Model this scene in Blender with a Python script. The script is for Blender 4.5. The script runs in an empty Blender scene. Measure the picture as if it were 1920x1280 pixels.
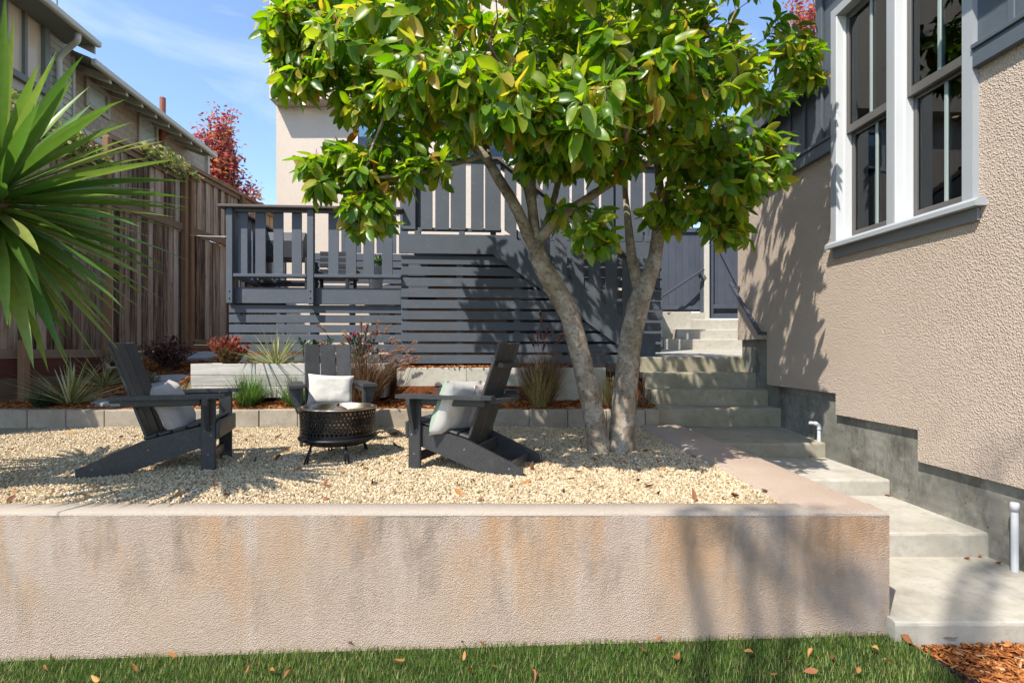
import bpy, math, random
import numpy as np
from mathutils import Vector, Matrix, Euler, noise as mnoise
random.seed(7)
rng = np.random.default_rng(7)
sc = bpy.context.scene
col = sc.collection

# ------------------------------------------------------------------ camera
CAMZ, F, PX0, PY0 = 1.6, 1000.0, 960.0, 655.0        # photo pixels (1920 x 1280)
cam = bpy.data.cameras.new('camera')
cam_ob = bpy.data.objects.new('camera', cam)
col.objects.link(cam_ob)
cam.sensor_width = 36.0
cam.lens = 36.0 * F / 1920.0
cam.shift_y = 15.0 / 1920.0
cam.clip_start, cam.clip_end = 0.05, 2000.0
cam_ob.location = (0, 0, CAMZ)
cam_ob.rotation_euler = (math.radians(90), 0, 0)
sc.camera = cam_ob

# ------------------------------------------------------------------ light
LDIR = Vector((0.83, 1.0, -1.79)).normalized()        # direction the sunlight travels
EL = math.asin(-LDIR.z)
ROT = math.atan2(-LDIR.x, -LDIR.y)
world = bpy.data.worlds.new('World')
sc.world = world
world.use_nodes = True
wt = world.node_tree
wt.nodes.clear()
wo = wt.nodes.new('ShaderNodeOutputWorld')
wb = wt.nodes.new('ShaderNodeBackground')
sky = wt.nodes.new('ShaderNodeTexSky')
sky.sky_type = 'NISHITA'
sky.sun_disc = False
sky.sun_elevation = EL
sky.sun_rotation = ROT
sky.air_density = 1.0
sky.dust_density = 0.4
sky.ozone_density = 2.6
wb.inputs['Strength'].default_value = 0.15
# thin cirrus, the same all over the sky
tc = wt.nodes.new('ShaderNodeTexCoord')
mp = wt.nodes.new('ShaderNodeMapping')
mp.inputs['Scale'].default_value = (1.0, 1.0, 2.6)
n1 = wt.nodes.new('ShaderNodeTexNoise')
n1.inputs['Scale'].default_value = 2.3
n1.inputs['Detail'].default_value = 7
n1.inputs['Roughness'].default_value = 0.58
n1.inputs['Distortion'].default_value = 0.6
rp = wt.nodes.new('ShaderNodeValToRGB')
rp.color_ramp.elements[0].position = 0.50
rp.color_ramp.elements[1].position = 0.80
rp.color_ramp.elements[1].color = (0.42, 0.42, 0.42, 1)
mx = wt.nodes.new('ShaderNodeMix')
mx.data_type = 'RGBA'
mx.inputs['B'].default_value = (5.2, 5.4, 5.6, 1)
wt.links.new(tc.outputs['Generated'], mp.inputs['Vector'])
wt.links.new(mp.outputs['Vector'], n1.inputs['Vector'])
wt.links.new(n1.outputs['Fac'], rp.inputs['Fac'])
wt.links.new(rp.outputs['Color'], mx.inputs['Factor'])
wt.links.new(sky.outputs['Color'], mx.inputs['A'])
wt.links.new(mx.outputs['Result'], wb.inputs['Color'])
wt.links.new(wb.outputs['Background'], wo.inputs['Surface'])

sun = bpy.data.lights.new('sun', 'SUN')
sun.energy = 3.7
sun.angle = math.radians(0.53)
sun.color = (1.0, 0.94, 0.84)
sun_ob = bpy.data.objects.new('sun', sun)
col.objects.link(sun_ob)
sun_ob.rotation_euler = LDIR.to_track_quat('-Z', 'Y').to_euler()
sun_ob.location = (-6, -8, 14)

vs = sc.view_settings
vs.view_transform = 'Standard'
vs.look = 'None'
vs.gamma = 1.0
vs.exposure = 1.02
vs.use_curve_mapping = False
sc.cycles.max_bounces = 8
sc.cycles.transparent_max_bounces = 12

# ------------------------------------------------------------------ helpers
def P(px, py, d):
    return Vector(((px - PX0) * d / F, d, CAMZ - (py - PY0) * d / F))

def on_z(px, py, z):
    d = (CAMZ - z) * F / (py - PY0)
    return P(px, py, d)

WM = {}
def link(name, me, parent=None, M=None, mat=None):
    o = bpy.data.objects.new(name, me)
    col.objects.link(o)
    M = M or Matrix.Identity(4)
    WM[o] = M.copy()
    if mat is not None and me is not None and len(me.materials) == 0:
        me.materials.append(mat)
    if parent is not None:
        o.parent = parent
        o.matrix_basis = WM[parent].inverted() @ M
    else:
        o.matrix_basis = M
    return o

def tag(o, label=None, cat=None, group=None, kind=None):
    if label: o['label'] = label
    if cat: o['category'] = cat
    if group: o['group'] = group
    if kind: o['kind'] = kind
    return o

def thing(name, loc, label, cat, group=None, rz=0.0):
    M = Matrix.Translation(Vector(loc)) @ Matrix.Rotation(rz, 4, 'Z')
    o = link(name, None, None, M)
    o.empty_display_size = 0.1
    return tag(o, label, cat, group)

def newmesh(name, v, f, smooth=False):
    me = bpy.data.meshes.new(name)
    me.from_pydata([tuple(x) for x in v], [], f)
    if smooth:
        me.polygons.foreach_set('use_smooth', [True] * len(me.polygons))
    me.update()
    return me

class MB:
    def __init__(s):
        s.v, s.f, s.m = [], [], []
    def add(s, v, f, mi=0):
        b = len(s.v)
        s.v += [tuple(x) for x in v]
        s.f += [tuple(i + b for i in q) for q in f]
        s.m += [mi] * len(f)
    def box(s, lo, hi, M=None, mi=0):
        (x0, y0, z0), (x1, y1, z1) = lo, hi
        v = [Vector(p) for p in ((x0,y0,z0),(x1,y0,z0),(x1,y1,z0),(x0,y1,z0),(x0,y0,z1),(x1,y0,z1),(x1,y1,z1),(x0,y1,z1))]
        if M is not None: v = [M @ p for p in v]
        s.add(v, [(0,3,2,1),(4,5,6,7),(0,1,5,4),(1,2,6,5),(2,3,7,6),(3,0,4,7)], mi)
    def prism(s, poly, ax, a, b, M=None, mi=0):
        # poly: 2d points in the two other axes, extruded along axis ax from a to b
        n = len(poly)
        def mk(p, t):
            q = list(p); q.insert(ax, t); return Vector(q)
        v = [mk(p, a) for p in poly] + [mk(p, b) for p in poly]
        if M is not None: v = [M @ p for p in v]
        f = [tuple(range(n)), tuple(range(2*n-1, n-1, -1))]
        f += [(i, i + n, (i+1) % n + n, (i+1) % n) for i in range(n)]
        s.add(v, f, mi)
    def tube(s, pts, rad, n=8, cap=True, mi=0, jit=0.0):
        pts = [Vector(p) for p in pts]
        k = len(pts)
        rad = rad if hasattr(rad, '__len__') else [rad] * k
        t0 = (pts[1] - pts[0]).normalized()
        ref = Vector((0, 0, 1)) if abs(t0.z) < .9 else Vector((1, 0, 0))
        u = t0.cross(ref).normalized()
        v, f = [], []
        for i in range(k):
            t = (pts[min(i+1, k-1)] - pts[max(i-1, 0)]).normalized()
            u = (u - t * u.dot(t)).normalized()
            w = t.cross(u)
            for j in range(n):
                a = 2 * math.pi * j / n
                d = u * math.cos(a) + w * math.sin(a)
                r = rad[i]
                if jit: r *= 1 + jit * mnoise.noise((pts[i] + d * rad[i]) * (0.6 / max(rad[i], .01)))
                v.append(pts[i] + d * r)
        for i in range(k - 1):
            for j in range(n):
                a, b = i * n + j, i * n + (j + 1) % n
                f.append((a, b, b + n, a + n))
        if cap:
            f.append(tuple(range(n - 1, -1, -1)))
            f.append(tuple(range((k - 1) * n, k * n)))
        s.add(v, f, mi)
    def lathe(s, prof, n=32, c=(0, 0, 0), mi=0, close=False):
        c = Vector(c)
        v, f = [], []
        for r, z in prof:
            for j in range(n):
                a = 2 * math.pi * j / n
                v.append(c + Vector((r * math.cos(a), r * math.sin(a), z)))
        for i in range(len(prof) - 1):
            for j in range(n):
                a, b = i * n + j, i * n + (j + 1) % n
                f.append((a, b, b + n, a + n))
        s.add(v, f, mi)
    def build(s, name, mat, parent=None, M=None, smooth=False, kind=None):
        me = newmesh(name, s.v, s.f, smooth)
        mats = mat if isinstance(mat, (list, tuple)) else [mat]
        for m in mats: me.materials.append(m)
        if len(mats) > 1: me.polygons.foreach_set('material_index', s.m)
        o = link(name, me, parent, M)
        if kind: o['kind'] = kind
        return o

_cb = {}
def cbox_mesh(sx, sy, sz, b, mat):
    """a box with chamfered edges, centred; shared between alike pieces"""
    b = min(b, .45 * min(sx, sy, sz))
    key = (round(sx, 4), round(sy, 4), round(sz, 4), round(b, 4), mat.name)
    if key in _cb: return _cb[key]
    h = (sx / 2, sy / 2, sz / 2)
    v, idx = [], {}
    for ix in (-1, 1):
        for iy in (-1, 1):
            for iz in (-1, 1):
                for ax in range(3):
                    p = [ix * (h[0] - b), iy * (h[1] - b), iz * (h[2] - b)]
                    p[ax] = (ix, iy, iz)[ax] * h[ax]
                    idx[(ix, iy, iz, ax)] = len(v)
                    v.append(p)
    f = []
    for ax in range(3):
        o1, o2 = (ax + 1) % 3, (ax + 2) % 3
        for s in (-1, 1):
            q = []
            for a, c in ((-1, -1), (1, -1), (1, 1), (-1, 1)):
                k = [0, 0, 0]; k[ax] = s; k[o1] = a; k[o2] = c
                q.append(idx[(*k, ax)])
            f.append(tuple(q if s > 0 else q[::-1]))
        for a in (-1, 1):
            for c in (-1, 1):
                k0 = [0, 0, 0]; k1 = [0, 0, 0]
                k0[ax], k1[ax] = -1, 1
                for k in (k0, k1): k[o1] = a; k[o2] = c
                q = [idx[(*k0, o1)], idx[(*k1, o1)], idx[(*k1, o2)], idx[(*k0, o2)]]
                f.append(tuple(q if a * c < 0 else q[::-1]))
    for ix in (-1, 1):
        for iy in (-1, 1):
            for iz in (-1, 1):
                q = [idx[(ix, iy, iz, a)] for a in range(3)]
                f.append(tuple(q if ix * iy * iz > 0 else q[::-1]))
    me = newmesh('block', v, f)
    me.materials.append(mat)
    _cb[key] = me
    return me

def blk(name, parent, mat, lo, hi, M=None, b=.004):
    """chamfered box between two corners, in the frame M"""
    lo, hi = Vector(lo), Vector(hi)
    c, s = (lo + hi) / 2, hi - lo
    me = cbox_mesh(abs(s.x), abs(s.y), abs(s.z), b, mat)
    return link(name, me, parent, (M or Matrix.Identity(4)) @ Matrix.Translation(c))

def rod(name, parent, mat, a, c, w, t, up=(0, 0, 1), b=.004):
    """a bar of section w (sideways) x t (along up) from a to c"""
    a, c, up = Vector(a), Vector(c), Vector(up)
    x = (c - a); L = x.length; x.normalize()
    z = (up - x * up.dot(x)).normalized(); y = z.cross(x)
    M = Matrix((x, y, z)).transposed().to_4x4()
    M.translation = (a + c) / 2
    return link(name, cbox_mesh(L, w, t, b, mat), parent, M)

def side(X0, k, sgn):
    """frame of a receding wall plane X = X0 + k*d: local x along the wall (= depth d), y outward, z up"""
    e = Vector((k, 1, 0)); L = e.length; e /= L
    n = Vector((1, -k, 0)).normalized() * sgn
    M = Matrix(((e.x * L, n.x, 0, X0), (e.y * L, n.y, 0, 0), (0, 0, 1, 0), (0, 0, 0, 1)))
    # keep it rigid: local x is metres along d (scale differs from 1 by <0.5 %)
    M = Matrix(((e.x, n.x, 0, X0), (e.y, n.y, 0, 0), (0, 0, 1, 0), (0, 0, 0, 1)))
    return M

def rot_frames(dirs, ups, roll=None):
    """numpy frames: x along dirs, z near ups"""
    x = dirs / np.linalg.norm(dirs, axis=1, keepdims=True)
    z = ups - x * np.sum(ups * x, axis=1, keepdims=True)
    z /= np.linalg.norm(z, axis=1, keepdims=True) + 1e-9
    y = np.cross(z, x)
    return np.stack([x, y, z], axis=2)

def rand_dirs(n, zmin=-1, zmax=1):
    z = rng.uniform(zmin, zmax, n); a = rng.uniform(0, 2 * np.pi, n)
    r = np.sqrt(1 - z * z)
    return np.stack([r * np.cos(a), r * np.sin(a), z], axis=1)

def scatter(name, tv, tf, pos, R, S, mat, parent=None, smooth=False, kind='stuff', rnd=None):
    """many copies of a small template joined into one mesh, with a random value per copy"""
    tv = np.asarray(tv, float); k = len(pos); n = len(tv)
    S = np.asarray(S, float)
    if S.ndim == 1: S = np.repeat(S[:, None], 3, axis=1)
    V = np.einsum('kij,knj->kni', R, tv[None] * S[:, None, :]) + np.asarray(pos)[:, None, :]
    off = (np.arange(k) * n)
    lens = np.array([len(q) for q in tf])
    flat = np.concatenate([np.array(q) for q in tf])
    loops = (flat[None] + off[:, None]).ravel()
    ltot = np.tile(lens, k)
    lstart = np.concatenate([[0], np.cumsum(ltot)[:-1]])
    me = bpy.data.meshes.new(name)
    me.vertices.add(k * n)
    me.vertices.foreach_set('co', V.reshape(-1).astype(np.float32))
    me.loops.add(len(loops))
    me.loops.foreach_set('vertex_index', loops.astype(np.int32))
    me.polygons.add(len(ltot))
    me.polygons.foreach_set('loop_start', lstart.astype(np.int32))
    me.polygons.foreach_set('loop_total', ltot.astype(np.int32))
    if smooth: me.polygons.foreach_set('use_smooth', np.ones(len(ltot), bool))
    me.update(calc_edges=True)
    at = me.attributes.new('rnd', 'FLOAT', 'POINT')
    r = rng.uniform(0, 1, k) if rnd is None else np.asarray(rnd)
    at.data.foreach_set('value', np.repeat(r, n).astype(np.float32))
    me.materials.append(mat)
    o = link(name, me, parent)
    if parent is not None:
        o.matrix_basis = WM[parent].inverted()
    if kind: o['kind'] = kind
    return o

def smooth_path(pts, sub=5):
    pts = [Vector(p) for p in pts]
    out = []
    n = len(pts)
    for i in range(n - 1):
        p0, p1, p2, p3 = pts[max(i-1, 0)], pts[i], pts[i+1], pts[min(i+2, n-1)]
        for j in range(sub):
            t = j / sub
            out.append(0.5 * ((2*p1) + (p2-p0)*t + (2*p0-5*p1+4*p2-p3)*t*t + (3*p1-p0-3*p2+p3)*t**3))
    out.append(pts[-1])
    return out

# ------------------------------------------------------------------ materials
class NT:
    def __init__(s, name):
        s.m = bpy.data.materials.new(name)
        s.m.use_nodes = True
        s.t = s.m.node_tree
        s.bsdf = s.t.nodes['Principled BSDF']
        s.out = s.t.nodes['Material Output']
    def n(s, typ, **kw):
        nd = s.t.nodes.new('ShaderNode' + typ)
        for k, v in kw.items():
            if hasattr(nd, k) and not k[0].isupper(): setattr(nd, k, v)
            else:
                nd.inputs[k.replace('_', ' ')].default_value = v
        return nd
    def l(s, a, b): s.t.links.new(a, b)
    def coord(s, stretch=(1, 1, 1), vary=False, kind='Object'):
        c = s.n('TexCoord').outputs[kind]
        if vary:
            r = s.n('ObjectInfo').outputs['Random']
            m = s.n('Math', operation='MULTIPLY'); m.inputs[1].default_value = 57.0
            s.l(r, m.inputs[0])
            a = s.n('VectorMath', operation='ADD')
            s.l(c, a.inputs[0]); s.l(m.outputs[0], a.inputs[1]); c = a.outputs[0]
        mp = s.n('Mapping'); mp.inputs['Scale'].default_value = stretch
        s.l(c, mp.inputs['Vector'])
        return mp.outputs['Vector']
    def noise(s, vec, scale, detail=4, rough=.55, dist=0):
        nd = s.n('TexNoise')
        nd.inputs['Scale'].default_value = scale; nd.inputs['Detail'].default_value = detail
        nd.inputs['Roughness'].default_value = rough; nd.inputs['Distortion'].default_value = dist
        s.l(vec, nd.inputs['Vector'])
        return nd.outputs['Fac']
    def voro(s, vec, scale, feature='F1'):
        nd = s.n('TexVoronoi'); nd.feature = feature
        nd.inputs['Scale'].default_value = scale
        s.l(vec, nd.inputs['Vector'])
        return nd.outputs['Distance']
    def ramp(s, fac, stops):
        nd = s.n('ValToRGB'); cr = nd.color_ramp
        while len(cr.elements) < len(stops): cr.elements.new(.5)
        for e, (p, c) in zip(cr.elements, stops):
            e.position = p
            e.color = (c, c, c, 1) if not hasattr(c, '__len__') else (*c, 1)
        s.l(fac, nd.inputs['Fac'])
        return nd.outputs['Color']
    def mix(s, fac, a, b, mode='MIX'):
        nd = s.n('Mix', data_type='RGBA', blend_type=mode)
        for k, v in (('Factor', fac), ('A', a), ('B', b)):
            sock = nd.inputs[k] if k != 'Factor' else nd.inputs[0]
            if k in 'AB': sock = nd.inputs['A' if k == 'A' else 'B']
            sock = {'Factor': nd.inputs[0], 'A': nd.inputs[6], 'B': nd.inputs[7]}[k]
            if hasattr(v, 'links'): s.l(v, sock)
            elif hasattr(v, '__len__'): sock.default_value = (*v, 1)
            else: sock.default_value = v
        return nd.outputs[2]
    def bump(s, h, strength=.5, dist=.01, prev=None):
        nd = s.n('Bump'); nd.inputs['Strength'].default_value = strength; nd.inputs['Distance'].default_value = dist
        s.l(h, nd.inputs['Height'])
        if prev is not None: s.l(prev, nd.inputs['Normal'])
        return nd.outputs['Normal']
    def fin(s, color=None, rough=None, normal=None, **kw):
        b = s.bsdf
        for sock, v in (('Base Color', color), ('Roughness', rough), ('Normal', normal)):
            if v is None: continue
            if hasattr(v, 'links'): s.l(v, b.inputs[sock])
            elif hasattr(v, '__len__'): b.inputs[sock].default_value = (*v, 1)
            else: b.inputs[sock].default_value = v
        for k, v in kw.items(): b.inputs[k.replace('_', ' ')].default_value = v
        return s.m

MAT = {}
def painted(name, c, rough=.55, vary=.25, grain=True):
    t = NT(name)
    v = t.coord((1, 1, 1), True)
    g = t.noise(t.coord((3, 40, 40), True), 3, 5, .6)
    big = t.noise(v, 3.5, 4)
    r = t.n('ObjectInfo').outputs['Random']
    c0 = tuple(x * (1 - vary) for x in c); c1 = tuple(min(1, x * (1 + vary)) for x in c)
    a = t.mix(big, c0, c1)
    a = t.mix(t.ramp(r, [(0, .0), (1, .45)]), a, tuple(x * 1.18 for x in c))
    a = t.mix(t.ramp(g, [(.3, .0), (.8, .30)]), a, tuple(x * .62 for x in c))
    dust = t.ramp(t.noise(v, 9, 6, .7), [(.58, 0.0), (.75, .22)])
    a = t.mix(dust, a, (.30, .28, .25))
    nb = t.bump(g, .25, .004)
    nb = t.bump(t.noise(v, 60, 3), .12, .002, nb)
    return t.fin(a, t.ramp(big, [(.2, rough - .08), (.8, rough + .1)]), nb, Specular_IOR_Level=.35)

MAT['deck'] = painted('deck_paint', (.084, .097, .117), .62)
MAT['deck_cap'] = painted('deck_cap_wood', (.105, .085, .078), .55)
MAT['siding'] = painted('siding_paint', (.085, .104, .125), .55, .18)
MAT['gatepaint'] = painted('gate_paint', (.074, .086, .112), .55, .2)

def stucco(name, base, dark, scale, bump, stain=False, cell=True):
    t = NT(name)
    v = t.coord()
    n1 = t.noise(v, scale * 1.5, 5, .65)
    n2 = t.noise(v, 1.1, 5, .6)
    vo = t.voro(v, scale * 1.25)
    a = t.mix(t.ramp(n2, [(.3, 0.0), (.75, 1.0)]), base, dark)
    a = t.mix(t.ramp(n1, [(.30, .55), (.48, 0.0)]), a, tuple(x * .55 for x in dark))
    if stain:
        s1 = t.noise(t.coord((1.3, 1, .62)), 1.7, 5, .55, .5)
        zg = t.n('SeparateXYZ'); t.l(t.n('TexCoord').outputs['Object'], zg.inputs[0])
        top = t.ramp(zg.outputs['Z'], [(.0, 0.12), (.55, 1.0)])
        m1 = t.mix(1.0, t.ramp(s1, [(.45, 0.0), (.63, .74)]), top, 'MULTIPLY')
        a = t.mix(m1, a, (.49, .285, .145))
        s2 = t.noise(t.coord((2.2, 1, .8)), 3.3, 6, .65, .4)
        m2 = t.mix(1.0, t.ramp(s2, [(.49, 0.0), (.70, .66)]), top, 'MULTIPLY')
        a = t.mix(m2, a, (.21, .165, .125))
        s3 = t.noise(t.coord((3.5, 1, .5)), 1.7, 4, .5)
        a = t.mix(t.ramp(s3, [(.55, 0.0), (.8, .5)]), a, (.60, .52, .45))
    h = t.mix(.80, t.ramp(n1, [(.30, 0.0), (.70, 1.0)]), t.ramp(vo, [(0.05, 1.0), (.62, 0.0)]))
    h = t.mix(1.0, h, t.ramp(t.noise(v, scale * .33, 3, .6), [(.3, .45), (.62, 1.0)]), 'MULTIPLY')
    nb = t.bump(h, bump, .018)
    nb = t.bump(t.noise(v, scale * 4, 3), .3, .003, nb)
    return t.fin(a, .92, nb, Specular_IOR_Level=.15)

MAT['stucco'] = stucco('stucco_house', (.52, .425, .345), (.46, .37, .295), 60, .62)
MAT['wall'] = stucco('stucco_retaining_wall', (.50, .385, .305), (.43, .325, .245), 120, .55, True)
MAT['walltop'] = stucco('stucco_cap', (.43, .365, .30), (.34, .285, .235), 110, .4)
MAT['wallside'] = stucco('stucco_return_wall', (.455, .355, .285), (.37, .285, .225), 100, .45)
MAT['beige'] = stucco('stucco_far_house', (.66, .555, .455), (.62, .52, .42), 45, .3)

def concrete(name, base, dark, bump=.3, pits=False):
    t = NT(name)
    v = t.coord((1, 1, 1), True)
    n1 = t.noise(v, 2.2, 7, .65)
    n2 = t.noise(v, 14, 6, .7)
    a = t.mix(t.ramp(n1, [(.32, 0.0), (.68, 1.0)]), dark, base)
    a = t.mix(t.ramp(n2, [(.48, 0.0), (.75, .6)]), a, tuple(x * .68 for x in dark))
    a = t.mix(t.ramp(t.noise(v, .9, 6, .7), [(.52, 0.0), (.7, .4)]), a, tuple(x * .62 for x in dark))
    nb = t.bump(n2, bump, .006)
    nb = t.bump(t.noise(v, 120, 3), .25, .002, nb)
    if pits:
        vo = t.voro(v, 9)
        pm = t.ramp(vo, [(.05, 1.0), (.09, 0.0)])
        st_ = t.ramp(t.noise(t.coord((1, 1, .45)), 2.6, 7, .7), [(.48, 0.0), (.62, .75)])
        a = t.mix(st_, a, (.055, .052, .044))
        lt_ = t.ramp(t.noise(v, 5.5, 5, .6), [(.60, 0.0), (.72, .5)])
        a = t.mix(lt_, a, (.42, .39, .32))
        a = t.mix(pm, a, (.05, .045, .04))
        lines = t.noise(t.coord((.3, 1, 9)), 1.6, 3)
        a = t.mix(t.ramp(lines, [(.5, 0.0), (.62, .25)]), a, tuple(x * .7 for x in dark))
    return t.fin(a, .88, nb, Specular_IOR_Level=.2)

MAT['concrete'] = concrete('concrete_path', (.46, .43, .375), (.34, .315, .26))
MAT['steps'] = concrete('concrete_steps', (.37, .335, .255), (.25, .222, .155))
MAT['foundation'] = concrete('concrete_foundation', (.285, .275, .24), (.165, .16, .135), .4, True)
MAT['kerb'] = concrete('concrete_kerb_block', (.40, .35, .28), (.27, .23, .175))
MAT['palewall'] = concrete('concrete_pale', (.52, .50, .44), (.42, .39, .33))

def plain(name, c, rough=.6, bumpscale=0, metal=0.0, spec=.5, var=.12):
    t = NT(name)
    v = t.coord((1, 1, 1), True)
    n = t.noise(v, 6, 5, .6)
    a = t.mix(n, tuple(x * (1 - var) for x in c), tuple(min(1, x * (1 + var)) for x in c))
    nb = t.bump(t.noise(v, bumpscale or 80, 3), .1, .002)
    return t.fin(a, rough, nb, Metallic=metal, Specular_IOR_Level=spec)

def rough_wood(name, stops, stretch, scale=4, rough=.85, bump=.5):
    t = NT(name)
    v = t.coord(stretch, True)
    g = t.noise(v, scale, 8, .68, .15)
    g2 = t.noise(v, scale * .35, 4, .5)
    r = t.n('ObjectInfo').outputs['Random']
    m = t.mix(.35, g, g2)
    m = t.mix(.22, m, r)
    a = t.ramp(m, stops)
    knots = t.ramp(t.noise(t.coord((1, 1, 1), True), 5, 4, .6), [(.58, 0.0), (.72, .35)])
    a = t.mix(knots, a, stops[0][1])
    return t.fin(a, rough, t.bump(g, bump, .006), Specular_IOR_Level=.2)

MAT['fence'] = rough_wood('fence_wood', [(.34, (.036, .021, .014)), (.43, (.13, .083, .053)), (.54, (.29, .212, .150)), (.72, (.47, .38, .30))], (9, 9, .55))
MAT['fence_rail'] = rough_wood('fence_rail_wood', [(.25, (.10, .058, .034)), (.55, (.215, .145, .092)), (.8, (.31, .225, .155))], (1.2, 28, 28))
MAT['fence_post'] = rough_wood('fence_post_wood', [(.2, (.12, .06, .03)), (.5, (.225, .125, .066)), (.8, (.31, .20, .12))], (20, 20, 1.5))
MAT['redboard'] = rough_wood('red_stained_wood', [(.2, (.055, .018, .012)), (.5, (.10, .034, .024)), (.8, (.15, .07, .05))], (1.2, 24, 24))
MAT['oldwood'] = rough_wood('weathered_grey_wood', [(.22, (.20, .18, .155)), (.45, (.40, .38, .345)), (.75, (.58, .56, .52))], (.8, 9, 9))

def chairmat():
    t = NT('charcoal_lumber')
    v = t.coord((1, 1, 1), True)
    sp = t.noise(v, 210, 2, .7)
    big = t.noise(v, 7, 4)
    a = t.mix(big, (.0205, .0205, .0215), (.034, .0335, .034))
    a = t.mix(t.ramp(sp, [(.54, 0.0), (.68, .6)]), a, (.15, .15, .155))
    a = t.mix(t.ramp(t.noise(v, 4, 6, .7), [(.55, 0.0), (.8, .3)]), a, (.16, .14, .12))
    return t.fin(a, t.ramp(big, [(.2, .38), (.8, .52)]), t.bump(sp, .25, .0015), Specular_IOR_Level=.5)
MAT['chair'] = chairmat()

def fabric(name, c, var=.06):
    t = NT(name)
    v = t.coord()
    w1 = t.n('TexWave', wave_type='BANDS', bands_direction='X'); w1.inputs['Scale'].default_value = 130; t.l(v, w1.inputs['Vector'])
    w2 = t.n('TexWave', wave_type='BANDS', bands_direction='Y'); w2.inputs['Scale'].default_value = 130; t.l(v, w2.inputs['Vector'])
    h = t.mix(.5, w1.outputs['Fac'], w2.outputs['Fac'])
    a = t.mix(t.noise(v, 5, 4), tuple(x * (1 - var) for x in c), c)
    nb = t.bump(h, .2, .002)
    nb = t.bump(t.noise(v, 9, 3, .5, .6), .35, .02, nb)
    return t.fin(a, .95, nb, Specular_IOR_Level=.1, Sheen_Weight=.2)
MAT['fab_white'] = fabric('fabric_white', (.56, .53, .485))
MAT['fab_taupe'] = fabric('fabric_taupe', (.42, .37, .34))
MAT['fab_green'] = fabric('fabric_green', (.27, .36, .27))
MAT['fab_pink'] = fabric('fabric_pale_pink', (.60, .50, .48))

def leafmat(name, stops, transl=.35, rough=.45, spec=.4, tcol=None, vein=True):
    t = NT(name)
    at = t.n('Attribute', attribute_name='rnd').outputs['Fac']
    r = t.n('ObjectInfo').outputs['Random']
    ad = t.n('Math', operation='ADD'); t.l(at, ad.inputs[0]); t.l(r, ad.inputs[1])
    fr = t.n('Math', operation='FRACT'); t.l(ad.outputs[0], fr.inputs[0])
    a = t.ramp(fr.outputs[0], stops)
    n = t.noise(t.coord(), 24, 3)
    a = t.mix(t.ramp(n, [(.35, 0.0), (.7, .35)]), a, t.mix(.5, a, (.02, .03, .006)))
    t.fin(a, rough, None, Specular_IOR_Level=spec)
    tr = t.n('BsdfTranslucent')
    hs = t.n('HueSaturation'); hs.inputs['Value'].default_value = 1.75; hs.inputs['Saturation'].default_value = 1.08
    t.l(a, hs.inputs['Color']); t.l(hs.outputs['Color'], tr.inputs['Color'])
    ms = t.n('MixShader'); ms.inputs[0].default_value = transl
    t.l(t.bsdf.outputs[0], ms.inputs[1]); t.l(tr.outputs[0], ms.inputs[2])
    t.l(ms.outputs[0], t.out.inputs['Surface'])
    return t.m
MAT['leaf'] = leafmat('magnolia_leaf', [(0, (.080, .180, .016)), (.30, (.140, .265, .020)), (.62, (.205, .325, .024)), (.86, (.290, .365, .034)), (.955, (.42, .38, .05)), (.99, (.46, .31, .05)), (1, (.30, .13, .03))], .52, .34, .5)
MAT['yucca'] = leafmat('yucca_leaf', [(0, (.070, .155, .026)), (.5, (.130, .225, .038)), (.9, (.21, .285, .06)), (1, (.26, .27, .07))], .28, .32, .55)
MAT['variegated'] = leafmat('variegated_leaf', [(0, (.12, .17, .05)), (.35, (.26, .28, .10)), (.7, (.42, .40, .18)), (1, (.55, .52, .28))], .2)
MAT['greengrass'] = leafmat('green_grass_blade', [(0, (.05, .12, .02)), (.6, (.10, .20, .035)), (1, (.20, .27, .08))], .25)
MAT['palegrass'] = leafmat('pale_grass_blade', [(0, (.16, .22, .10)), (.6, (.30, .34, .19)), (1, (.45, .43, .27))], .25)
MAT['fountain'] = leafmat('fountain_grass_blade', [(0, (.07, .035, .03)), (.4, (.15, .075, .055)), (.7, (.24, .16, .085)), (1, (.36, .28, .14))], .2)
MAT['fountain_pale'] = leafmat('fountain_grass_dry_blade', [(0, (.20, .13, .05)), (.5, (.42, .33, .13)), (1, (.60, .50, .24))], .2)
MAT['plume'] = leafmat('plume_bristle', [(0, (.22, .12, .085)), (.5, (.40, .25, .17)), (1, (.56, .40, .30))], .3)
MAT['plume_dark'] = leafmat('plume_bristle_dark', [(0, (.12, .05, .05)), (.5, (.22, .105, .09)), (1, (.38, .22, .15))], .3)
MAT['lawn_blade'] = leafmat('lawn_blade', [(0, (.060, .125, .018)), (.5, (.115, .205, .030)), (.8, (.185, .265, .052)), (.92, (.26, .26, .09)), (1, (.36, .29, .14))], .25, .5, .3)
MAT['redtip'] = leafmat('red_leaf', [(0, (.20, .04, .03)), (.5, (.34, .09, .065)), (1, (.42, .20, .12))], .3)
MAT['olivetip'] = leafmat('olive_leaf', [(0, (.13, .12, .04)), (.5, (.24, .17, .07)), (1, (.34, .16, .09))], .3)
MAT['pinkflower'] = leafmat('pink_flower', [(0, (.35, .05, .12)), (1, (.60, .16, .25))], .3)
MAT['darkgreen'] = leafmat('dark_leaf', [(0, (.02, .045, .02)), (.6, (.045, .08, .04)), (1, (.09, .13, .08))], .15)
MAT['burgundy'] = leafmat('burgundy_leaf', [(0, (.030, .012, .014)), (.6, (.06, .022, .024)), (1, (.12, .05, .04))], .2)
MAT['greyleaf'] = leafmat('grey_leaf', [(0, (.12, .15, .08)), (1, (.28, .30, .19))], .2)
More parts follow.
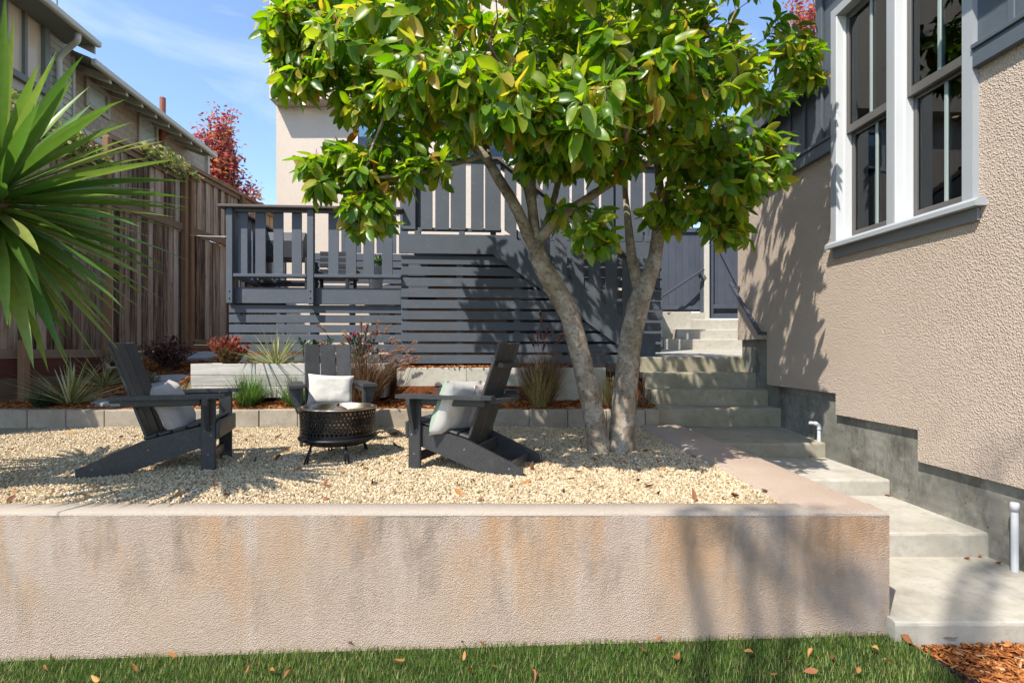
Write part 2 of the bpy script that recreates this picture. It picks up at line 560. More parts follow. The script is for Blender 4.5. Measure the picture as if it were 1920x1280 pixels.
MAT['ivy'] = leafmat('ivy_leaf', [(0, (.07, .13, .02)), (.4, (.16, .22, .04)), (.7, (.36, .36, .12)), (.9, (.50, .44, .22)), (1, (.45, .22, .08))], .35)
MAT['maple'] = leafmat('maple_leaf', [(0, (.20, .03, .045)), (.35, (.38, .06, .07)), (.7, (.50, .15, .09)), (.9, (.52, .27, .11)), (1, (.34, .24, .09))], .4)
MAT['dry'] = leafmat('fallen_leaf', [(0, (.10, .045, .03)), (.3, (.22, .085, .04)), (.6, (.35, .15, .055)), (.85, (.46, .22, .07)), (1, (.50, .31, .09))], .15, .6, .25)
MAT['mulch'] = leafmat('mulch_chip', [(0, (.14, .042, .013)), (.4, (.31, .098, .028)), (.75, (.46, .165, .046)), (.93, (.54, .25, .09)), (1, (.50, .33, .18))], .03, .8, .15)

def bark():
    t = NT('magnolia_bark')
    v = t.coord()
    n = t.noise(v, 7, 6, .65)
    n2 = t.noise(v, 32, 5, .7)
    a = t.ramp(n, [(.28, (.130, .095, .062)), (.48, (.265, .215, .158)), (.68, (.430, .375, .300))])
    lich = t.ramp(t.noise(v, 13, 5, .6, .3), [(.54, 0.0), (.64, .55)])
    a = t.mix(lich, a, (.46, .43, .38))
    moss = t.ramp(t.noise(v, 3, 4), [(.55, 0.0), (.72, .5)])
    a = t.mix(moss, a, (.15, .13, .055))
    spots = t.ramp(n2, [(.34, .75), (.47, 0.0)])
    a = t.mix(spots, a, (.05, .036, .026))
    rings = t.noise(t.coord((1, 1, 7)), 9, 4)
    nb = t.bump(n2, .5, .006)
    nb = t.bump(rings, .3, .006, nb)
    return t.fin(a, .9, nb, Specular_IOR_Level=.15)
MAT['bark'] = bark()
MAT['twig'] = plain('twig_bark', (.15, .095, .062), .9)
MAT['yuccatrunk'] = plain('yucca_trunk', (.26, .15, .075), .95, 30)

def soilmat(name, c0, c1, scale, bump):
    t = NT(name)
    v = t.coord()
    n = t.noise(v, scale, 7, .7)
    vo = t.voro(v, scale * 1.6)
    a = t.mix(t.ramp(n, [(.3, 0.0), (.7, 1.0)]), c0, c1)
    return t.fin(a, .95, t.bump(t.mix(.5, n, vo), bump, .03), Specular_IOR_Level=.1)
MAT['mulch_base'] = soilmat('mulch_base', (.055, .018, .008), (.17, .055, .020), 26, .8)
MAT['gravel_base'] = soilmat('gravel_base', (.24, .185, .115), (.44, .355, .235), 55, .8)
MAT['lawn_base'] = soilmat('lawn_soil', (.018, .030, .008), (.045, .065, .018), 40, .8)
MAT['ground'] = soilmat('ground_soil', (.10, .09, .06), (.16, .14, .09), 3, .4)

def stone():
    t = NT('gravel_stone')
    r = t.n('ObjectInfo').outputs['Random']
    a = t.ramp(r, [(0, (.23, .165, .10)), (.2, (.385, .29, .175)), (.55, (.515, .40, .25)), (.85, (.60, .485, .32)), (1, (.66, .58, .46))])
    return t.fin(a, .85, None, Specular_IOR_Level=.2)
MAT['stone'] = stone()
MAT['flag'] = concrete('flagstone', (.33, .325, .31), (.23, .225, .215))
MAT['white'] = plain('white_trim_paint', (.66, .67, .68), .45, var=.04)
MAT['casing'] = plain('grey_casing_paint', (.34, .36, .385), .45, var=.05)
MAT['sash'] = plain('sash_taupe', (.105, .098, .094), .4, var=.06)
MAT['muntin'] = plain('muntin_green_grey', (.30, .36, .345), .35, var=.05)
MAT['apron'] = plain('grey_apron_paint', (.20, .20, .205), .5, var=.05)
MAT['pvc'] = plain('white_pvc', (.56, .57, .59), .35, var=.05)
MAT['black_metal'] = plain('black_metal', (.022, .022, .024), .42, 200, .6, .5, .3)
MAT['rail_metal'] = plain('painted_rail_metal', (.055, .060, .085), .4, 90)
MAT['bronze'] = plain('heat_tinted_steel', (.55, .43, .31), .28, 40, 1.0, .5, .2)
MAT['cream_post'] = plain('cream_post_paint', (.56, .53, .46), .6)
MAT['nb_siding'] = painted('neighbour_siding', (.36, .345, .275), .7, .1)
MAT['nb_trim'] = plain('neighbour_trim', (.44, .43, .36), .6)
MAT['nb_dark'] = plain('neighbour_dark_trim', (.14, .145, .12), .6)
MAT['roof'] = soilmat('roof_shingle', (.07, .06, .055), (.15, .13, .12), 12, .5)
MAT['flue'] = plain('rusty_flue', (.30, .10, .06), .8)
MAT['pot'] = plain('pale_pot', (.60, .60, .62), .5)
MAT['dark'] = plain('dark_interior', (.012, .012, .012), .9)
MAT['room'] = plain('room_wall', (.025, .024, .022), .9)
MAT['curtain'] = plain('curtain', (.60, .70, .66), .9)
MAT['yellow'] = plain('yellow_cabinet', (.52, .42, .10), .7)
MAT['cable'] = plain('cable', (.55, .55, .55), .5)
MAT['plastic'] = plain('black_plastic', (.025, .023, .022), .6)
MAT['darkfurn'] = plain('dark_furniture', (.022, .024, .028), .5)

def shingle():
    t = NT('neighbour_shingles')
    b = t.n('TexBrick')
    b.inputs['Scale'].default_value = 1.0
    b.inputs['Brick Width'].default_value = .20; b.inputs['Row Height'].default_value = .17
    b.inputs['Mortar Size'].default_value = .006
    b.inputs['Color1'].default_value = (.36, .30, .22, 1); b.inputs['Color2'].default_value = (.29, .245, .175, 1)
    b.inputs['Mortar'].default_value = (.17, .14, .10, 1)
    s = t.n('SeparateXYZ'); t.l(t.n('TexCoord').outputs['Object'], s.inputs[0])
    c = t.n('CombineXYZ'); t.l(s.outputs['X'], c.inputs[0]); t.l(s.outputs['Z'], c.inputs[1])
    t.l(c.outputs[0], b.inputs['Vector'])
    return t.fin(b.outputs['Color'], .85, t.bump(b.outputs['Fac'], .5, -.01))
MAT['shingle'] = shingle()

def glass(name='window_glass', k=.02, ior=1.38, tint=(.62, .70, .67, 1)):
    t = NT(name)
    t.t.nodes.remove(t.bsdf)
    tr = t.n('BsdfTransparent'); tr.inputs[0].default_value = tint
    gl = t.n('BsdfGlossy'); gl.inputs['Roughness'].default_value = .015; gl.inputs['Color'].default_value = (.9, .95, 1, 1)
    fr = t.n('Fresnel'); fr.inputs[0].default_value = ior
    ad = t.n('Math', operation='ADD'); ad.inputs[1].default_value = k; t.l(fr.outputs[0], ad.inputs[0])
    ms = t.n('MixShader'); t.l(ad.outputs[0], ms.inputs[0]); t.l(tr.outputs[0], ms.inputs[1]); t.l(gl.outputs[0], ms.inputs[2])
    t.l(ms.outputs[0], t.out.inputs['Surface'])
    return t.m
MAT['glass'] = glass()
MAT['glass_sky'] = glass('window_glass_blind', 0.0, 1.12, (.93, .93, .93, 1))
def blind():
    t = NT('window_blind')
    w = t.n('TexWave', wave_type='BANDS', bands_direction='Z'); w.inputs['Scale'].default_value = 12
    t.l(t.n('TexCoord').outputs['Object'], w.inputs['Vector'])
    return t.fin(t.mix(w.outputs['Fac'], (.55, .42, .27), (.78, .66, .50)), .7)
MAT['blind'] = blind()
def lampglow():
    t = NT('lit_lens')
    return t.fin((.9, .8, .6), .4, None, Emission_Color=(1, .72, .38, 1), Emission_Strength=1.6)
MAT['lens'] = lampglow()
# ================================================================== THE SETTING
WALL_D, WALL_TOP, WALL_T = 2.912, 0.712, 0.182
GRAV = 0.69
CX = 2.06                                            # outer corner of the terrace wall
KERB_D = 6.28
BED0 = 0.86

def lawn_z(x):
    return max(-.25, min(.05, .042 + (x - 2.06) * .0298))

def sheet(name, xs, ys, zf, mat, label=None):
    v = [(x, y, zf(x, y)) for y in ys for x in xs]
    n = len(xs)
    f = [(j*n+i, j*n+i+1, (j+1)*n+i+1, (j+1)*n+i) for j in range(len(ys)-1) for i in range(n-1)]
    me = newmesh(name, v, f, True)
    me.materials.append(mat)
    o = link(name, me)
    o['kind'] = 'structure'
    if label: o['label'] = label
    return o
def lin(a, b, n): return [a + (b - a) * i / (n - 1) for i in range(n)]

sheet('ground', lin(-400, 400, 9), lin(-400, 500, 9), lambda x, y: -.45, MAT['ground'], 'bare earth under the garden reaching out past the fence')
sheet('lawn', lin(-9, 2.12, 40), lin(-5, WALL_D + .05, 24), lambda x, y: lawn_z(x), MAT['lawn_base'], 'mown green lawn below the terrace wall')
sheet('gravel_terrace', lin(-9, 1.75, 40), lin(WALL_D + .1, KERB_D + .06, 16), lambda x, y: GRAV - .012, MAT['gravel_base'], 'flat terrace floor under the gravel')

def bed_z(x, d):
    n = mnoise.noise((x * 1.3, d * 1.3, 3.1)) * .03
    left = BED0 + .205 * max(0, d - 6.4)
    left = min(left, 1.62)
    if d > 7.05: right = 1.36
    elif d > 6.88 and -1.55 < x < .55: right = 1.36
    else: right = BED0 + .16 * max(0, d - 6.35)
    if x > 1.0: right = min(right, 1.2) if d > 7.05 else right
    t = min(1, max(0, (x + 4.6) / .5))
    return left * (1 - t) + right * t + n
sheet('planting_bed', lin(-6.6, 1.78, 84), lin(KERB_D + .12, 13.2, 64), bed_z, MAT['mulch_base'], 'bark mulched bed between the kerb and the deck')
sheet('mulch_bed', lin(2.0, 6.5, 30), lin(-2, 2.9, 30), lambda x, y: .02 + .02 * mnoise.noise((x*2, y*2, 0)), MAT['mulch_base'], 'bark mulch bed at the foot of the path')

# ---- gravel stones, grass, mulch ----
def gravel_nodes():
    ng = bpy.data.node_groups.new('gravel_scatter', 'GeometryNodeTree')
    ng.interface.new_socket('Geometry', in_out='INPUT', socket_type='NodeSocketGeometry')
    ng.interface.new_socket('Geometry', in_out='OUTPUT', socket_type='NodeSocketGeometry')
    N, L = ng.nodes, ng.links
    gi, go = N.new('NodeGroupInput'), N.new('NodeGroupOutput')
    ico = N.new('GeometryNodeMeshIcoSphere'); ico.inputs['Radius'].default_value = 1; ico.inputs['Subdivisions'].default_value = 2
    sp = N.new('GeometryNodeSetPosition')
    nz = N.new('ShaderNodeTexNoise'); nz.inputs['Scale'].default_value = 1.1; nz.inputs['Detail'].default_value = 1
    sb = N.new('ShaderNodeVectorMath'); sb.operation = 'SUBTRACT'; sb.inputs[1].default_value = (.5, .5, .5)
    ml = N.new('ShaderNodeVectorMath'); ml.operation = 'MULTIPLY'; ml.inputs[1].default_value = (1.5, 1.5, 1.5)
    sm = N.new('GeometryNodeSetMaterial'); sm.inputs['Material'].default_value = MAT['stone']
    ip = N.new('GeometryNodeInstanceOnPoints')
    rv = N.new('FunctionNodeRandomValue'); rv.data_type = 'FLOAT_VECTOR'
    rv.inputs[0].default_value = (0, 0, 0); rv.inputs[1].default_value = (6.28, 6.28, 6.28)
    rs = N.new('FunctionNodeRandomValue'); rs.data_type = 'FLOAT_VECTOR'; rs.inputs['Seed'].default_value = 3
    rs.inputs[0].default_value = (.0050, .0045, .0035); rs.inputs[1].default_value = (.0125, .0110, .0090)
    L.new(ico.outputs['Mesh'], sp.inputs['Geometry'])
    L.new(nz.outputs['Color'], sb.inputs[0]); L.new(sb.outputs[0], ml.inputs[0]); L.new(ml.outputs[0], sp.inputs['Offset'])
    L.new(sp.outputs['Geometry'], sm.inputs['Geometry'])
    L.new(gi.outputs[0], ip.inputs['Points']); L.new(sm.outputs['Geometry'], ip.inputs['Instance'])
    L.new(rv.outputs[0], ip.inputs['Rotation']); L.new(rs.outputs[0], ip.inputs['Scale'])
    L.new(ip.outputs['Instances'], go.inputs[0])
    return ng
def kerb_in(d):                                       # inner edge of the return wall
    return 1.60 - .03 * (d - 3.1)
pts = []
for d0, d1, dens in ((3.08, 4.2, 7600), (4.2, 5.2, 5600), (5.2, 6.27, 4200)):
    n = int((d1 - d0) * 7.0 * dens)
    X = rng.uniform(-5.4, 1.6, n); Y = rng.uniform(d0, d1, n)
    keep = (X > -Y * 1.02 - .4) & (X < 1.60 - .03 * (Y - 3.1))
    pts.append(np.stack([X[keep], Y[keep], GRAV - .008 + rng.uniform(-.006, .008, keep.sum()) + .008 * np.sin(X[keep] * 3.1 + Y[keep] * 2.3)], 1))
pts = np.concatenate(pts)
gme = bpy.data.meshes.new('gravel')
gme.vertices.add(len(pts)); gme.vertices.foreach_set('co', pts.reshape(-1).astype(np.float32)); gme.update()
gme.materials.append(MAT['stone'])
gravel = link('gravel', gme)
tag(gravel, 'pale tan pea gravel covering the terrace floor', 'gravel', kind='stuff')
gm = gravel.modifiers.new('scatter', 'NODES'); gm.node_group = gravel_nodes()

# grass blades
def blades(name, n, xr, yr, zf, hr, w, mat):
    tv = [(-.5, 0, 0), (.5, 0, 0), (-.36, .16, .5), (.36, .16, .5), (0, .5, 1)]
    tf = [(0, 1, 3, 2), (2, 3, 4)]
    X = rng.uniform(*xr, n); Y = rng.uniform(*yr, n)
    Z = np.array([zf(x, y) for x, y in zip(X, Y)])
    az = rng.uniform(0, 2*np.pi, n); H = rng.uniform(*hr, n)
    H *= 0.8 + .35 * np.sin(X * 5.1 + 2 * np.sin(Y * 7)) ** 2
    lean = rng.uniform(.1, 1.1, n)
    ca, sa = np.cos(az), np.sin(az)
    R = np.zeros((n, 3, 3)); R[:, 0, 0] = ca; R[:, 1, 0] = sa; R[:, 0, 1] = -sa; R[:, 1, 1] = ca; R[:, 2, 2] = 1
    patch = .5 + .5 * np.sin(X * 2.3 + 1.7 * np.sin(Y * 3.1 + X))
    rnd = np.clip(rng.beta(1.6, 2.2, n) * .8 + .2 * patch, 0, 1)
    S = np.stack([np.full(n, w) * rng.uniform(.7, 1.3, n), lean * H * 1.5, H], 1)
    return scatter(name, tv, tf, np.stack([X, Y, Z], 1), R, S, mat, smooth=True, rnd=rnd * .999)
g = blades('grass', 74000, (-3.9, 2.1), (1.75, WALL_D + .01), lambda x, y: lawn_z(x) - .004, (.022, .050), .0034, MAT['lawn_blade'])
tag(g, 'short green turf blades along the foot of the wall', 'grass')

CHIPV = [(-.5,-.5,-.5),(.5,-.4,-.5),(.42,.5,-.5),(-.46,.42,-.5),(-.4,-.42,.5),(.5,-.5,.5),(.5,.4,.5),(-.5,.5,.5)]
CHIPF = [(0,3,2,1),(4,5,6,7),(0,1,5,4),(1,2,6,5),(2,3,7,6),(3,0,4,7)]
def chips(name, X, Y, Z, size=1.0):
    n = len(X)
    dirs = rand_dirs(n, -.28, .28); ups = rand_dirs(n, .5, 1)
    R = rot_frames(dirs, ups)
    S = np.stack([rng.uniform(.02, .075, n), rng.uniform(.006, .018, n), rng.uniform(.002, .006, n)], 1) * size
    return scatter(name, CHIPV, CHIPF, np.stack([X, Y, Z], 1), R, S, MAT['mulch'])
n = 13000
X = rng.uniform(2.05, 4.0, n); Y = rng.uniform(1.2, 2.87, n)
Z = np.array([.024 + .02 * mnoise.noise((x*2, y*2, 0)) for x, y in zip(X, Y)]) + rng.uniform(0, .02, n)
k = X > 2.09 + (2.85 - Y) * .28
tag(chips('mulch', X[k], Y[k], Z[k], .9), 'shredded orange bark chips in the bed at the foot of the path', 'mulch')
n = 26000
X = rng.uniform(-6.4, 1.72, n); Y = KERB_D + .13 + rng.uniform(0, 1, n) ** 1.5 * 3.4
k = ~((X > -4.15) & (X < -1.6) & (Y > 6.76) & (Y < 7.3)) & ~((X > -4.2) & (Y > 7.15))
X, Y = X[k], Y[k]
Z = np.array([bed_z(x, y) for x, y in zip(X, Y)]) + rng.uniform(0, .02, len(X))
tag(chips('mulch', X, Y, Z, 1.15), 'shredded orange bark chips in the raised bed behind the kerb', 'mulch')

# ---- terrace retaining wall with its return beside the path ----
rw = thing('retaining_wall', (CX - 2, WALL_D, 0), 'long low stucco retaining wall with orange and grey stains holding the gravel terrace', 'wall')
def wall_strip(xs, d0, d1, z0f, z1):
    mb = MB()
    nz = 14
    m = len(xs)
    v, f = [], []
    for j in range(nz + 1):
        for x in xs:
            z = z0f(x) + (z1 - z0f(x)) * j / nz
            v.append((x, d0 + .004 * mnoise.noise((x * 1.5, z * 2, .3)), z))
    for j in range(nz):
        for i in range(m - 1):
            a = j * m + i
            f.append((a, a + 1, a + 1 + m, a + m))
    mb.add(v, f)
    return mb
xs = lin(-9, CX, 90)
mb = wall_strip(xs, WALL_D, None, lambda x: -.5, WALL_TOP - .018)
mb.add([(-9, WALL_D, -.5), (-9, WALL_D + WALL_T, -.5), (-9, WALL_D + WALL_T, WALL_TOP - .018), (-9, WALL_D, WALL_TOP - .018)], [(0, 1, 2, 3)])
b = WALL_D + WALL_T
mb.add([(-9, b, -.5), (1.62, b, -.5), (1.62, b, WALL_TOP - .018), (-9, b, WALL_TOP - .018)], [(3, 2, 1, 0)])
mb.build('wall_face', MAT['wall'], rw, smooth=True)
# cap: rounded, slightly wavy front edge, one continuous L
mb = MB()
prof = []
xs = lin(-9, CX, 120)
rows = []
for x in xs:
    w = .004 * mnoise.noise((x * 2.7, 0, 5)) + .002 * mnoise.noise((x * 11, 0, 5))
    z = .003 * mnoise.noise((x * 1.9, 0, 9))
    rows.append([(x, WALL_D - .001 + w, WALL_TOP - .020), (x, WALL_D + .003 + w, WALL_TOP - .008 + z), (x, WALL_D + .014 + w, WALL_TOP + z), (x, WALL_D + WALL_T - .012, WALL_TOP + z), (x, WALL_D + WALL_T, WALL_TOP - .015), (x, WALL_D + WALL_T + .004, GRAV - .05)])
v = [p for r in rows for p in r]
m = 6
f = [(i*m+j, (i+1)*m+j, (i+1)*m+j+1, i*m+j+1) for i in range(len(xs)-1) for j in range(m-1)]
mb.add(v, f)
mb.build('wall_cap', MAT['walltop'], rw, smooth=True)
# return wall running back beside the path
mb = MB()
ds = [WALL_D + .001, WALL_D + .02] + lin(WALL_D + .06, 6.36, 60)
rows = []
for i, d in enumerate(ds):
    t = (d - WALL_D) / (6.36 - WALL_D)
    xo = CX + .001 - .02 * t - .10 * max(0, t - .35)
    xi = kerb_in(d) - .0
    w = .005 * mnoise.noise((0, d * 2.7, 5)); w2 = .012 * mnoise.noise((3, d * 4.0, 5))
    z = WALL_TOP + .003 * mnoise.noise((5, d * 1.9, 9)) + .001
    e = 0 if i else -.012
    rows.append([(xo + w, d, -.45), (xo + w, d, z - .022 + e), (xo - .006 + w, d, z - .006 + e), (xo - .02 + w, d, z + e), (xi + .05 + w2, d, z + e), (xi + .025 + w2, d, z - .006 + e), (xi - .01 + w2, d, GRAV - .02)])
v = [p for r in rows for p in r]; m = 7
f = [(i*m+j, i*m+j+1, (i+1)*m+j+1, (i+1)*m+j) for i in range(len(ds)-1) for j in range(m-1)]
mb.add(v, f)
mb.build('return_wall', MAT['wallside'], rw, smooth=True)

# ---- concrete kerb made of blocks ----
kb = thing('block_kerb', (-2, KERB_D + .07, GRAV), 'low kerb of grey concrete blocks between gravel and mulch bed', 'kerb')
x = -6.62
i = 0
while x < 1.70:
    L = min(.452, 1.735 - x)
    dz = random.uniform(-.004, .004); dy = random.uniform(-.006, .006)
    blk('block', kb, MAT['kerb'], (x + .002, KERB_D + dy, GRAV - .1), (x + L - .002, KERB_D + .145 + dy, .888 + dz), b=.006)
    x += .455

# ---- path slabs and steps ----
def hx(d): return 3.50 - .045 * d                    # face of the house foundation
path = link('path', None, None, Matrix.Translation((2.6, 4, 0)))
path['kind'] = 'structure'
path['label'] = 'stepped concrete path climbing between terrace wall and house'
def slab(name, parent, mat, x0, x1, d0, d1, z0a, z0b, depth, nose=.012, wob=.004):
    """a cast slab: rounded, slightly worn front nose; top may slope from z0a (front) to z0b (back)"""
    xs = lin(x0, x1, max(8, int((x1 - x0) / .04)))
    v, f, m = [], [], 7
    for x in xs:
        w = wob * mnoise.noise((x * 6, d0 * 3, 1)); w2 = wob * .6 * mnoise.noise((x * 9, d0 * 3, 4))
        v += [(x, d0 + w2, z0a - depth), (x, d0 + w2 * 1.5, z0a - nose * 1.6), (x, d0 + nose * .35 + w, z0a - nose * .45 + w2), (x, d0 + nose * 1.2 + w, z0a + w2 * .5), (x, d0 + (d1 - d0) * .5, (z0a + z0b) / 2), (x, d1, z0b), (x, d1, z0a - depth)]
    n = len(xs)
    f = [(i*m+j, (i+1)*m+j, (i+1)*m+j+1, i*m+j+1) for i in range(n-1) for j in range(m-1)]
    f += [tuple(range(m)), tuple((n-1)*m + j for j in range(m-1, -1, -1))]
    me = newmesh(name, v, f, False); me.materials.append(mat)
    return link(name, me, parent)
slab('slab', path, MAT['concrete'], 2.045, 3.62, 2.845, 3.76, .146, .150, .4)
slab('slab', path, MAT['concrete'], 2.04, 3.40, 3.73, 4.68, .318, .326, .3)
slab('slab', path, MAT['concrete'], 2.03, 3.36, 4.65, 5.57, .466, .476, .3)
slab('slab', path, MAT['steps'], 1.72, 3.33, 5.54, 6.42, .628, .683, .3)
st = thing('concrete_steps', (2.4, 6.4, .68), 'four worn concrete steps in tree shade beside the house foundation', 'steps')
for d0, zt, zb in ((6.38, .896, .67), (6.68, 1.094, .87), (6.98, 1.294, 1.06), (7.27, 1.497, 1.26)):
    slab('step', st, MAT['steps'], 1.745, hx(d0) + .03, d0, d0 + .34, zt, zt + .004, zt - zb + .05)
slab('landing', path, MAT['concrete'], 1.75, 3.19, 7.585, 10.05, 1.502, 1.602, .3)
slab('landing', path, MAT['concrete'], 3.19, 6.2, 7.62, 10.05, 1.502, 1.602, .3)
fs = thing('concrete_steps', (3.5, 10.1, 1.6), 'three sunlit pale concrete steps below the blue gate', 'steps')
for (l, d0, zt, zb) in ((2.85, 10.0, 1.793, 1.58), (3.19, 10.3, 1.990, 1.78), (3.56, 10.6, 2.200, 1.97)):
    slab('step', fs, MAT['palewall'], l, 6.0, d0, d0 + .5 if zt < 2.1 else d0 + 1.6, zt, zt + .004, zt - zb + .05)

# ---- lawn edging strip ----
e = MB()
cv = smooth_path([(2.08, 2.83, .03), (2.14, 2.66, .03), (2.2, 2.45, .028), (2.24, 2.1, .027), (2.26, 1.5, .026), (2.2, .6, .025)], 6)
for a, c in zip(cv[:-1], cv[1:]):
    e.tube([a, c + (c - a) * .15], .011, 6)
eo = e.build('lawn_edging', MAT['plastic'], None, smooth=True)
tag(eo, 'dark bendable edging strip between lawn and bark mulch', 'edging')

# ---- flagstones in the bed ----
def flag(px, py, rx, ry, label):
    c = None
    d = 6.6
    for _ in range(30):
        p = P(px, py, d); zz = bed_z(p.x, d) + .03
        d += (p.z - zz) * 1.5
        d = max(6.45, min(9.5, d))
    c = P(px, py, d); c.z = bed_z(c.x, d) + .02
    k = 9
    top = []
    for i in range(k):
        a = 2 * math.pi * i / k
        r = 1 + random.uniform(-.18, .18)
        top.append((c.x + rx * r * math.cos(a), c.y + ry * r * math.sin(a)))
    mb = MB()
    sl = .18
    v = [(x, y, c.z + (y - c.y) * sl - .05) for x, y in top] + [(x, y, c.z + (y - c.y) * sl + .012) for x, y in top] + [((x - c.x) * .95 + c.x, (y - c.y) * .95 + c.y, c.z + (y - c.y) * sl * .95 + .02) for x, y in top]
    f = [tuple(range(2*k, 3*k))]
    for r in (0, k):
        f += [(r+i, r+(i+1) % k, r+k+(i+1) % k, r+k+i) for i in range(k)]
    mb.add(v, f)
    o = mb.build('flagstone', MAT['flag'], None)
    tag(o, label, 'stone', 'flagstones stepping up the bed')
flag(228, 752, .34, .18, 'flat grey flagstone just behind the kerb and left chair')
flag(310, 722, .32, .20, 'flat grey flagstone beside the lower end of the timber planter')
flag(318, 708, .30, .18, 'flat grey flagstone by the end of the timber planter, one step up')
flag(352, 666, .55, .32, 'wide grey flagstone high in the bed near the fence')
# ================================================================== RIGHT-HAND HOUSE
HM = side(3.4575, -.045, -1)
hs = thing('stucco_house', (3.4, 5, .2), 'tan stucco house with dark board and batten upper wall and tall paired windows', 'house')
OP = (3.758, 5.31, 2.60, 4.95)                        # window opening: d0, d1, z0, z1
mb = MB()
T = -.16
for d0, d1, z0, z1 in ((.3, OP[0], .70, 3.60), (OP[0], 4.295, .70, OP[2]), (4.295, OP[1], .955, OP[2]), (OP[1], 6.62, 1.165, 3.60), (6.62, 7.39, 1.73, 3.60)):
    mb.box((d0, T, z0), (d1, 0, z1))
mb.build('stucco_wall', MAT['stucco'], hs, HM)
mb = MB()
mb.box((7.23, -7, 1.73), (7.39, T - .002, 3.60))
mb.build('end_wall', MAT['stucco'], hs, HM)
# board-form foundation, set back under the stucco
mb = MB()
mb.box((.3, -.6, -.4), (4.31, -.042, .86))
mb.box((4.31, -.6, -.4), (5.33, -.044, 1.10))
mb.box((5.33, -.6, .2), (6.64, -.046, 1.32))
mb.box((6.64, -.6, .5), (7.36, -.048, 1.9))
mb.build('foundation', MAT['foundation'], hs, HM)
# siding
mb = MB()
for d0, d1, z0, z1 in ((.3, OP[0], 3.58, 6.3), (OP[0], OP[1], OP[3], 6.3), (OP[1], 5.56, 3.58, 6.3), (5.56, 7.39, 3.58, 4.42)):
    mb.box((d0, T, z0), (d1, .012, z1))
mb.box((5.40, -5, 3.60), (5.555, T - .002, 6.3))
mb.box((7.23, -7, 3.605), (7.38, T - .002, 4.42))
mb.build('siding', MAT['siding'], hs, HM)
for d in (.75, 1.15, 1.55, 1.95, 2.35, 2.75, 3.12, 3.50):
    blk('batten', hs, MAT['siding'], (d - .025, .013, 3.74), (d + .025, .034, 6.2), HM)
for d in (5.80, 6.08, 6.36, 6.64, 6.92, 7.20):
    blk('batten', hs, MAT['siding'], (d - .025, .013, 3.74), (d + .025, .034, 4.27), HM)
blk('corner_board', hs, MAT['siding'], (5.47, .013, 3.74), (5.575, .04, 6.25), HM)
for d0, d1 in ((.3, OP[0] - .002), (OP[1] + .002, 7.42)):
    blk('belly_trim', hs, MAT['siding'], (d0, .013, 3.575), (d1, .055, 3.70), HM)
    blk('trim_cap', hs, MAT['siding'], (d0, .013, 3.702), (d1, .07, 3.735), HM)
# eaves
mb = MB()
mb.box((5.50, -4, 4.432), (7.9, .15, 4.47)); mb.build('soffit', MAT['siding'], hs, HM)
blk('fascia', hs, MAT['siding'], (5.46, .151, 4.27), (7.9, .185, 4.50), HM)
mb = MB()
mb.prism([(.24, 4.505), (.24, 4.545), (-4, 6.045), (-4, 6.0)], 0, 5.585, 8.0)
mb.build('low_roof', MAT['roof'], hs, HM)
mb = MB(); mb.box((3.80, -5, 6.30), (5.95, .62, 6.40)); mb.box((.3, -5, 6.30), (3.80, .61, 6.39)); mb.build('main_soffit', MAT['siding'], hs, HM)
mb = MB(); mb.box((0.3, .04, 4.95), (3.60, .52, 5.0)); mb.build('added_shade_eave', MAT['siding'], hs, HM)  # unseen slab added to cast the lower shade line on the near siding
# window
wmb = MB()
for d0, d1, z0, z1, y1 in ((5.242, 5.31, 2.661, 4.95, .05), (4.487, 4.568, 2.661, 4.868, .05), (3.758, 3.842, 2.661, 4.95, .05), (3.843, 5.241, 4.87, 4.95, .048)):
    wmb.box((d0, -.15, z0), (d1, y1, z1))
win = wmb.build('window', MAT['casing'], hs, HM)
# stepped jamb liners, far side of each unit
for dd in (5.241, 4.486):
    blk('jamb_liner', win, MAT['white'], (dd - .012, -.15, 2.661), (dd, .044, 4.869), HM, .003)
    blk('jamb_liner', win, MAT['white'], (dd - .022, -.15, 2.661), (dd - .012, -.030, 4.869), HM, .003)
mb = MB()
mb.prism([(-.15, 2.60), (.082, 2.60), (.082, 2.635), (.055, 2.66), (-.15, 2.665)], 0, 3.70, 5.36)
mb.build('sill', MAT['casing'], win, HM)
blk('apron', win, MAT['apron'], (3.745, .003, 2.505), (5.325, .024, 2.598), HM)
for (d0, d1) in ((4.569, 5.219), (3.843, 4.464)):
    for up in (0, 1):
        z0, z1, y = ((2.667, 3.74, -.10), (3.70, 4.868, -.045))[up]
        sh = win
        w = .038
        blk('stile', sh, MAT['sash'], (d0, y - .038, z0), (d0 + w, y, z1), HM)
        blk('stile', sh, MAT['sash'], (d1 - w, y - .038, z0), (d1, y, z1), HM)
        blk('rail', sh, MAT['sash'], (d0 + w, y - .038, z0), (d1 - w, y - .001, z0 + (.085 if not up else .075)), HM)
        blk('rail', sh, MAT['sash'], (d0 + w, y - .038, z1 - .06), (d1 - w, y - .001, z1), HM)
        zz = z0 + (.085 if not up else .075)
        cm = (d0 + d1) / 2
        blk('muntin', sh, MAT['muntin'], (cm - .014, y - .030, zz), (cm + .014, y - .006, z1 - .06), HM, .003)
        for a, c in ((d0 + w, cm - .014), (cm + .014, d1 - w)):
            mb = MB(); mb.box((a, y - .024, zz), (c, y - .018, z1 - .06)); mb.build('pane', MAT['glass'], sh, HM)
